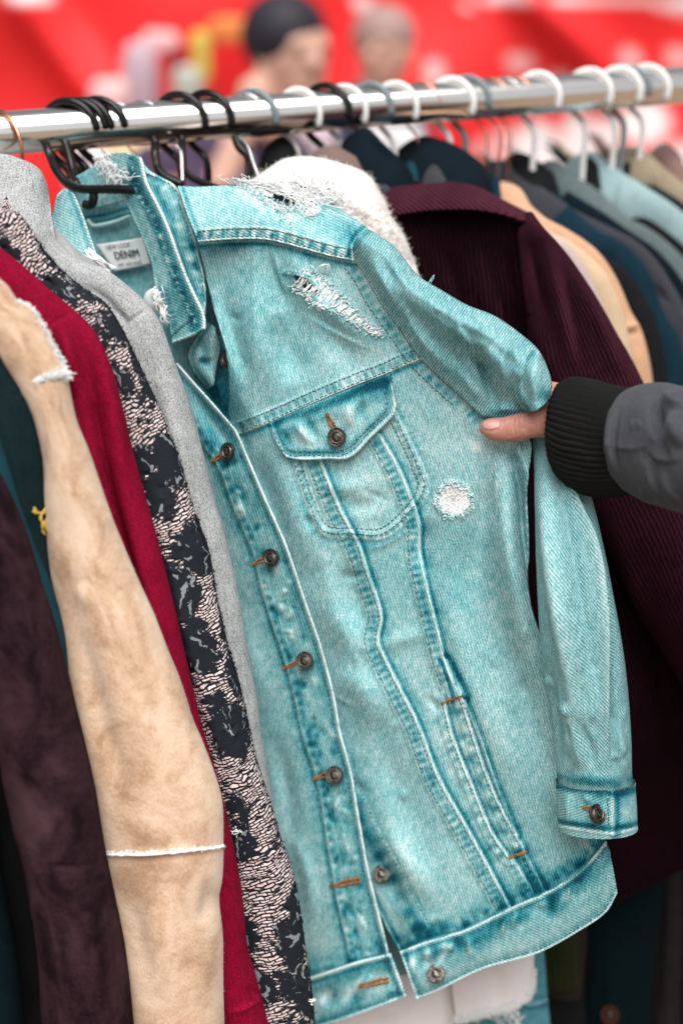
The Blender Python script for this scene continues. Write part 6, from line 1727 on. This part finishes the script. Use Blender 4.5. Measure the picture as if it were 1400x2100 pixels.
for xx in (-3.25, 0.1, 3.45):
    b = Bag(); b.tube([(xx, 5.14, 0), (xx, 5.14, 2.4)], .025, 16); b.out('pole', M['steel'], bn)

def person_far(label, head, Y, hr, hair_c, top_c, face=(0.6, -.8), lean=0.0, cap=False, hand_to=None, scarf=None):
    hc = far(head[0], head[1], Y)
    t = thing('person', label, 'person', (hc[0], hc[1], 0.0))
    f = np.array([face[0], face[1], 0.0]); f /= np.linalg.norm(f)
    b = Bag()
    ell(b, hc, (hr * .80, hr * .84, hr * 1.12)); ell(b, hc + f * hr * .25 - np.array([0, 0, hr * .55]), (hr * .58, hr * .58, hr * .62))
    ell(b, hc + f * hr * .98 - np.array([0, 0, hr * .18]), (hr * .17, hr * .17, hr * .22))                     # nose
    side = np.array([-f[1], f[0], 0])
    for s_ in (-1, 1):
        ell(b, hc + side * s_ * hr * .80 - np.array([0, 0, hr * .1]), (hr * .14, hr * .14, hr * .26))           # ears
        ell(b, hc + side * s_ * hr * .30 + f * hr * .70 + np.array([0, 0, hr * .22]), (hr * .24, hr * .2, hr * .1))  # brow
    b.tube([hc - np.array([0, 0, hr * .6]), hc - np.array([lean * .5, 0, hr * 1.9])], hr * .55, 16)
    sh_ = hc - np.array([lean, 0, hr * 1.85])
    b.tube(cr([sh_ + np.array([0, 0, .04]), sh_ - np.array([0, 0, .25]), sh_ - np.array([0, 0, .55]), sh_ - np.array([0, 0, .85])], 12), [.10, .15, .14, .14], 18)
    for s_ in (-1, 1):
        s0 = sh_ + side * s_ * .17 - np.array([0, 0, .03])
        if hand_to is not None and s_ == hand_to[0]:
            q = [s0, s0 + f * .10 - np.array([0, 0, .22]), far(hand_to[1], hand_to[2], Y - .06)]
        else: q = [s0, s0 - np.array([0, 0, .28]) + side * s_ * .04, s0 - np.array([0, 0, .54]) + f * .08]
        b.tube(cr(q, 14), np.linspace(.055, .036, 14), 14)
        e = np.array(q[-1]); ell(b, e, (.042, .042, .052))
        for k in range(4): b.tube([e + side * (.012 * (k - 1.5)), e + side * (.014 * (k - 1.5)) + f * .05 - np.array([0, 0, .05]), e + side * (.014 * (k - 1.5)) + f * .06 - np.array([0, 0, .085])], .0095, 8)
        b.tube([e + f * .02, e + f * .07 - np.array([0, 0, .02])], .011, 8)
        hip = sh_ - np.array([0, 0, .80]) + side * s_ * .09
        b.tube(cr([hip, hip - np.array([0, 0, .40]), np.array([hip[0], hip[1], .03])], 12), np.linspace(.085, .045, 12), 14)
        ell(b, np.array([hip[0] + f[0] * .06, hip[1] + f[1] * .06, .04]), (.06, .09, .045))
    o = b.out('body', M['skin_far'], t); remeshed(o, .011, 4)
    hb_ = Bag(); ell(hb_, hc - f * hr * .16 + np.array([-hr * .10, 0, hr * .36]), (hr * .96, hr * 1.0, hr * .92)); 
    hm = plain('hair_of_' + ('dark' if hair_c[0] < .2 else 'pale'), hair_c, .6, .3, var=.4, scale=80)
    hb_.out('hair', hm, t)
    for s_ in (-1, 1):
        eb = Bag(); ell(eb, hc + side * s_ * hr * .30 + f * hr * .76 + np.array([0, 0, hr * .06]), (hr * .09, hr * .09, hr * .06)); eb.out('eye', M['ink'], t)
    tm = plain('far_shirt', top_c, .9, .1, var=.2, scale=20)
    cb = Bag()
    cb.tube(cr([sh_ + np.array([0, 0, .055]), sh_ - np.array([0, 0, .02]), sh_ - np.array([0, 0, .30]), sh_ - np.array([0, 0, .62])], 14), [.08] + [.13] * 2 + [.185] * 11, 20)
    for s_ in (-1, 1):
        s0 = sh_ + side * s_ * .15 - np.array([0, 0, .03]); cb.tube(cr([s0, s0 + side * s_ * .05 - np.array([0, 0, .10]), s0 + side * s_ * .06 + f * .03 - np.array([0, 0, .24])], 10), [.075] * 10, 14)
    remeshed(cb.out('shirt', tm, t), .014, 6)
    tr_ = Bag()
    for s_ in (-1, 1):
        hip = sh_ - np.array([0, 0, .58]) + side * s_ * .08; tr_.tube(cr([hip, hip - np.array([0, 0, .5]), np.array([hip[0], hip[1], .10])], 12), np.linspace(.125, .075, 12), 16)
    remeshed(tr_.out('trousers', M['navy_cloth'], t), .014, 4)
    return t
person_far('blurred dark haired person in dark plum shirt leaning before the red banner', (600, 108), 3.5, .108, (.018, .016, .025), (.07, .05, .09), (.55, -.83), lean=.17, hand_to=(-1, 520, 200))
person_far('blurred person with pale cap and dark shirt, farther right before the red banner', (788, 100), 4.3, .098, (.34, .22, .20), (.03, .04, .07), (-.5, -.87), lean=.08)

# market stall far behind with goods: soft colour blobs in the photograph
st = thing('stall_table', 'long stall table with pale cloth far behind the clothes rail', 'table', (-.3, 3.95, 0))
b = Bag()
def box(bag, c, s, bev=0.0):
    c = np.asarray(c, float); s = np.asarray(s, float) / 2
    V = np.array([[x, y, z] for x in (-1, 1) for y in (-1, 1) for z in (-1, 1)]) * s + c
    bag.add(V, [(0, 1, 3, 2), (4, 6, 7, 5), (0, 4, 5, 1), (2, 3, 7, 6), (0, 2, 6, 4), (1, 5, 7, 3)])
box(b, (-.3, 4.0, .97), (2.2, .7, .04)); b.out('table_top', M['pinkish'], st, smooth=False)
for xx in (-1.35, .75):
    for yy in (3.7, 4.3):
        b = Bag(); b.tube([(xx, yy, 0), (xx, yy, .95)], .02, 12); b.out('leg', M['steel'], st)
def goods(name, label, cat, c, Y, size, colr, seed):
    W = far(c[0], c[1], Y); g = np.random.default_rng(seed)
    b = Bag(); k, n = 28, 18
    th = np.linspace(.02, np.pi - .02, n); ph = np.arange(k) / k * 2 * np.pi
    TH, PH = np.meshgrid(th, ph, indexing='ij')
    sq = lambda x, e: np.sign(x) * np.abs(x) ** e
    V = np.stack([sq(np.sin(TH), .5) * sq(np.cos(PH), .6) * size[0], sq(np.sin(TH), .5) * sq(np.sin(PH), .6) * size[1], sq(np.cos(TH), .7) * size[2]], -1)
    V = V * (1 + .18 * fbm(V[..., 0] * 9 + seed, V[..., 2] * 9 + V[..., 1] * 5, seed % 8))[..., None]
    b.add(V.reshape(-1, 3) + W, grid_quads(n, k, wrap=True))
    o = b.out(name, plain(name + '_cloth', colr, .85, .15, var=.25, scale=14), None)
    tag(o, label, cat)
goods('cream_bag', 'blurred cream cloth bag on the stall seen under the rail behind denim collar', 'bag', (300, 345), 3.6, (.10, .08, .09), (.80, .56, .34), 3)
goods('white_bag', 'blurred white paper bag on the stall left of the cream bag', 'bag', (185, 345), 3.6, (.055, .06, .08), (.80, .72, .74), 4)
goods('peach_bundle', 'blurred peach coloured clothes bundle on the stall behind the hangers', 'bundle', (430, 330), 3.5, (.07, .08, .085), (.78, .44, .36), 5)
goods('orange_bundle', 'blurred orange brown clothes bundle below the peach bundle', 'bundle', (425, 380), 3.42, (.05, .06, .03), (.62, .22, .10), 6)
goods('lilac_pile', 'blurred grey lilac pile of clothes in front of the red banner', 'clothes pile', (290, 175), 4.5, (.055, .06, .12), (.50, .38, .44), 7)
goods('pink_pile', 'blurred pale pink cloth heap above the bunched black hooks', 'clothes pile', (225, 195), 4.3, (.06, .06, .05), (.80, .52, .52), 8)
goods('yellow_pennant', 'blurred yellow green pennant left of the dark haired person', 'pennant', (412, 118), 4.4, (.028, .03, .075), (.60, .50, .10), 9)
goods('orange_pennant', 'blurred orange yellow pennant above the yellow green one', 'pennant', (478, 62), 4.6, (.085, .03, .04), (.80, .26, .08), 10)
goods('maroon_pouch', 'blurred dark maroon pouch just left of the yellow green pennant', 'pouch', (362, 128), 4.4, (.025, .03, .05), (.22, .02, .03), 11)
goods('white_pennant', 'blurred pale pink pennant above the grey lilac pile', 'pennant', (330, 85), 4.5, (.06, .03, .035), (.86, .50, .50), 12)
goods('grey_bag', 'blurred light grey bag behind the dark glossy coat collar', 'bag', (805, 300), 3.8, (.09, .07, .06), (.62, .62, .64), 13)
goods('lilac_bag', 'blurred pale lilac bag under the first white hook', 'bag', (650, 305), 3.9, (.05, .06, .08), (.72, .58, .66), 14)
goods('green_grey_box', 'blurred grey green carton above the single wide black hook', 'carton', (385, 178), 4.2, (.04, .05, .06), (.45, .47, .42), 15)

# ------------------------------------------------------------------ ground, light, camera
m = Mat('street_paving', .9, .2)
gn = m.noise(m.ob(), 1.2, 6.0); g2 = m.noise(m.ob(), 60.0, 3.0)
m.color(m.ramp(m.math('ADD', m.math('MULTIPLY', gn, .6), m.math('MULTIPLY', g2, .4)), [(.3, (.15, .105, .075)), (.7, (.30, .215, .155))]))
m.bump(g2, .003)
gv = np.array([[x, y, 0] for y in np.linspace(-60, 120, 13) for x in np.linspace(-90, 90, 13)])
go = obj('ground', gv, grid_quads(13, 13, flip=True), None, m.m, None); go['kind'] = 'structure'

w = bpy.data.worlds.new('World'); scene.world = w; w.use_nodes = True
nt = w.node_tree; bg = nt.nodes['Background']
sky = nt.nodes.new('ShaderNodeTexSky'); sky.sky_type = 'NISHITA'; sky.sun_disc = False
SUN_EL, SUN_AZ = math.radians(64), math.radians(170)
sky.sun_elevation = SUN_EL; sky.sun_rotation = SUN_AZ; sky.dust_density = 3.0; sky.air_density = 1.0
bw = nt.nodes.new('ShaderNodeRGBToBW'); mx = nt.nodes.new('ShaderNodeMix'); mx.data_type = 'RGBA'
nt.links.new(sky.outputs[0], bw.inputs[0]); nt.links.new(sky.outputs[0], mx.inputs[6]); nt.links.new(bw.outputs[0], mx.inputs[7]); mx.inputs[0].default_value = .88
nt.links.new(mx.outputs[2], bg.inputs[0]); bg.inputs[1].default_value = .05
sl = bpy.data.lights.new('sun', 'SUN'); sl.energy = 1.5; sl.angle = math.radians(58); sl.color = (1.0, .97, .93)
so = bpy.data.objects.new('sun', sl); col.objects.link(so)
# sun_rotation is measured from +Y towards +X
dirv = Vector((math.sin(SUN_AZ) * math.cos(SUN_EL), math.cos(SUN_AZ) * math.cos(SUN_EL), math.sin(SUN_EL)))
so.rotation_euler = dirv.to_track_quat('Z', 'Y').to_euler(); so.location = (0, -3, 6)

cam = bpy.data.cameras.new('camera'); cam.lens = 50; cam.sensor_fit = 'HORIZONTAL'; cam.sensor_width = 24.0; cam.clip_start = .05; cam.clip_end = 500
cam.dof.use_dof = True; cam.dof.focus_distance = 1.145; cam.dof.aperture_fstop = 1.9; cam.dof.aperture_blades = 9
co_ = bpy.data.objects.new('camera', cam); col.objects.link(co_); co_.location = CAM; co_.rotation_euler = (math.pi / 2 - PITCH, 0, 0)
scene.camera = co_
vs = scene.view_settings; vs.view_transform = 'Standard'; vs.look = 'None'; vs.exposure = 1.55; vs.gamma = 1.0; vs.use_curve_mapping = False
scene.cycles.max_bounces = 6; scene.cycles.diffuse_bounces = 3; scene.cycles.glossy_bounces = 3; scene.cycles.transmission_bounces = 2
scene.cycles.use_denoising = True
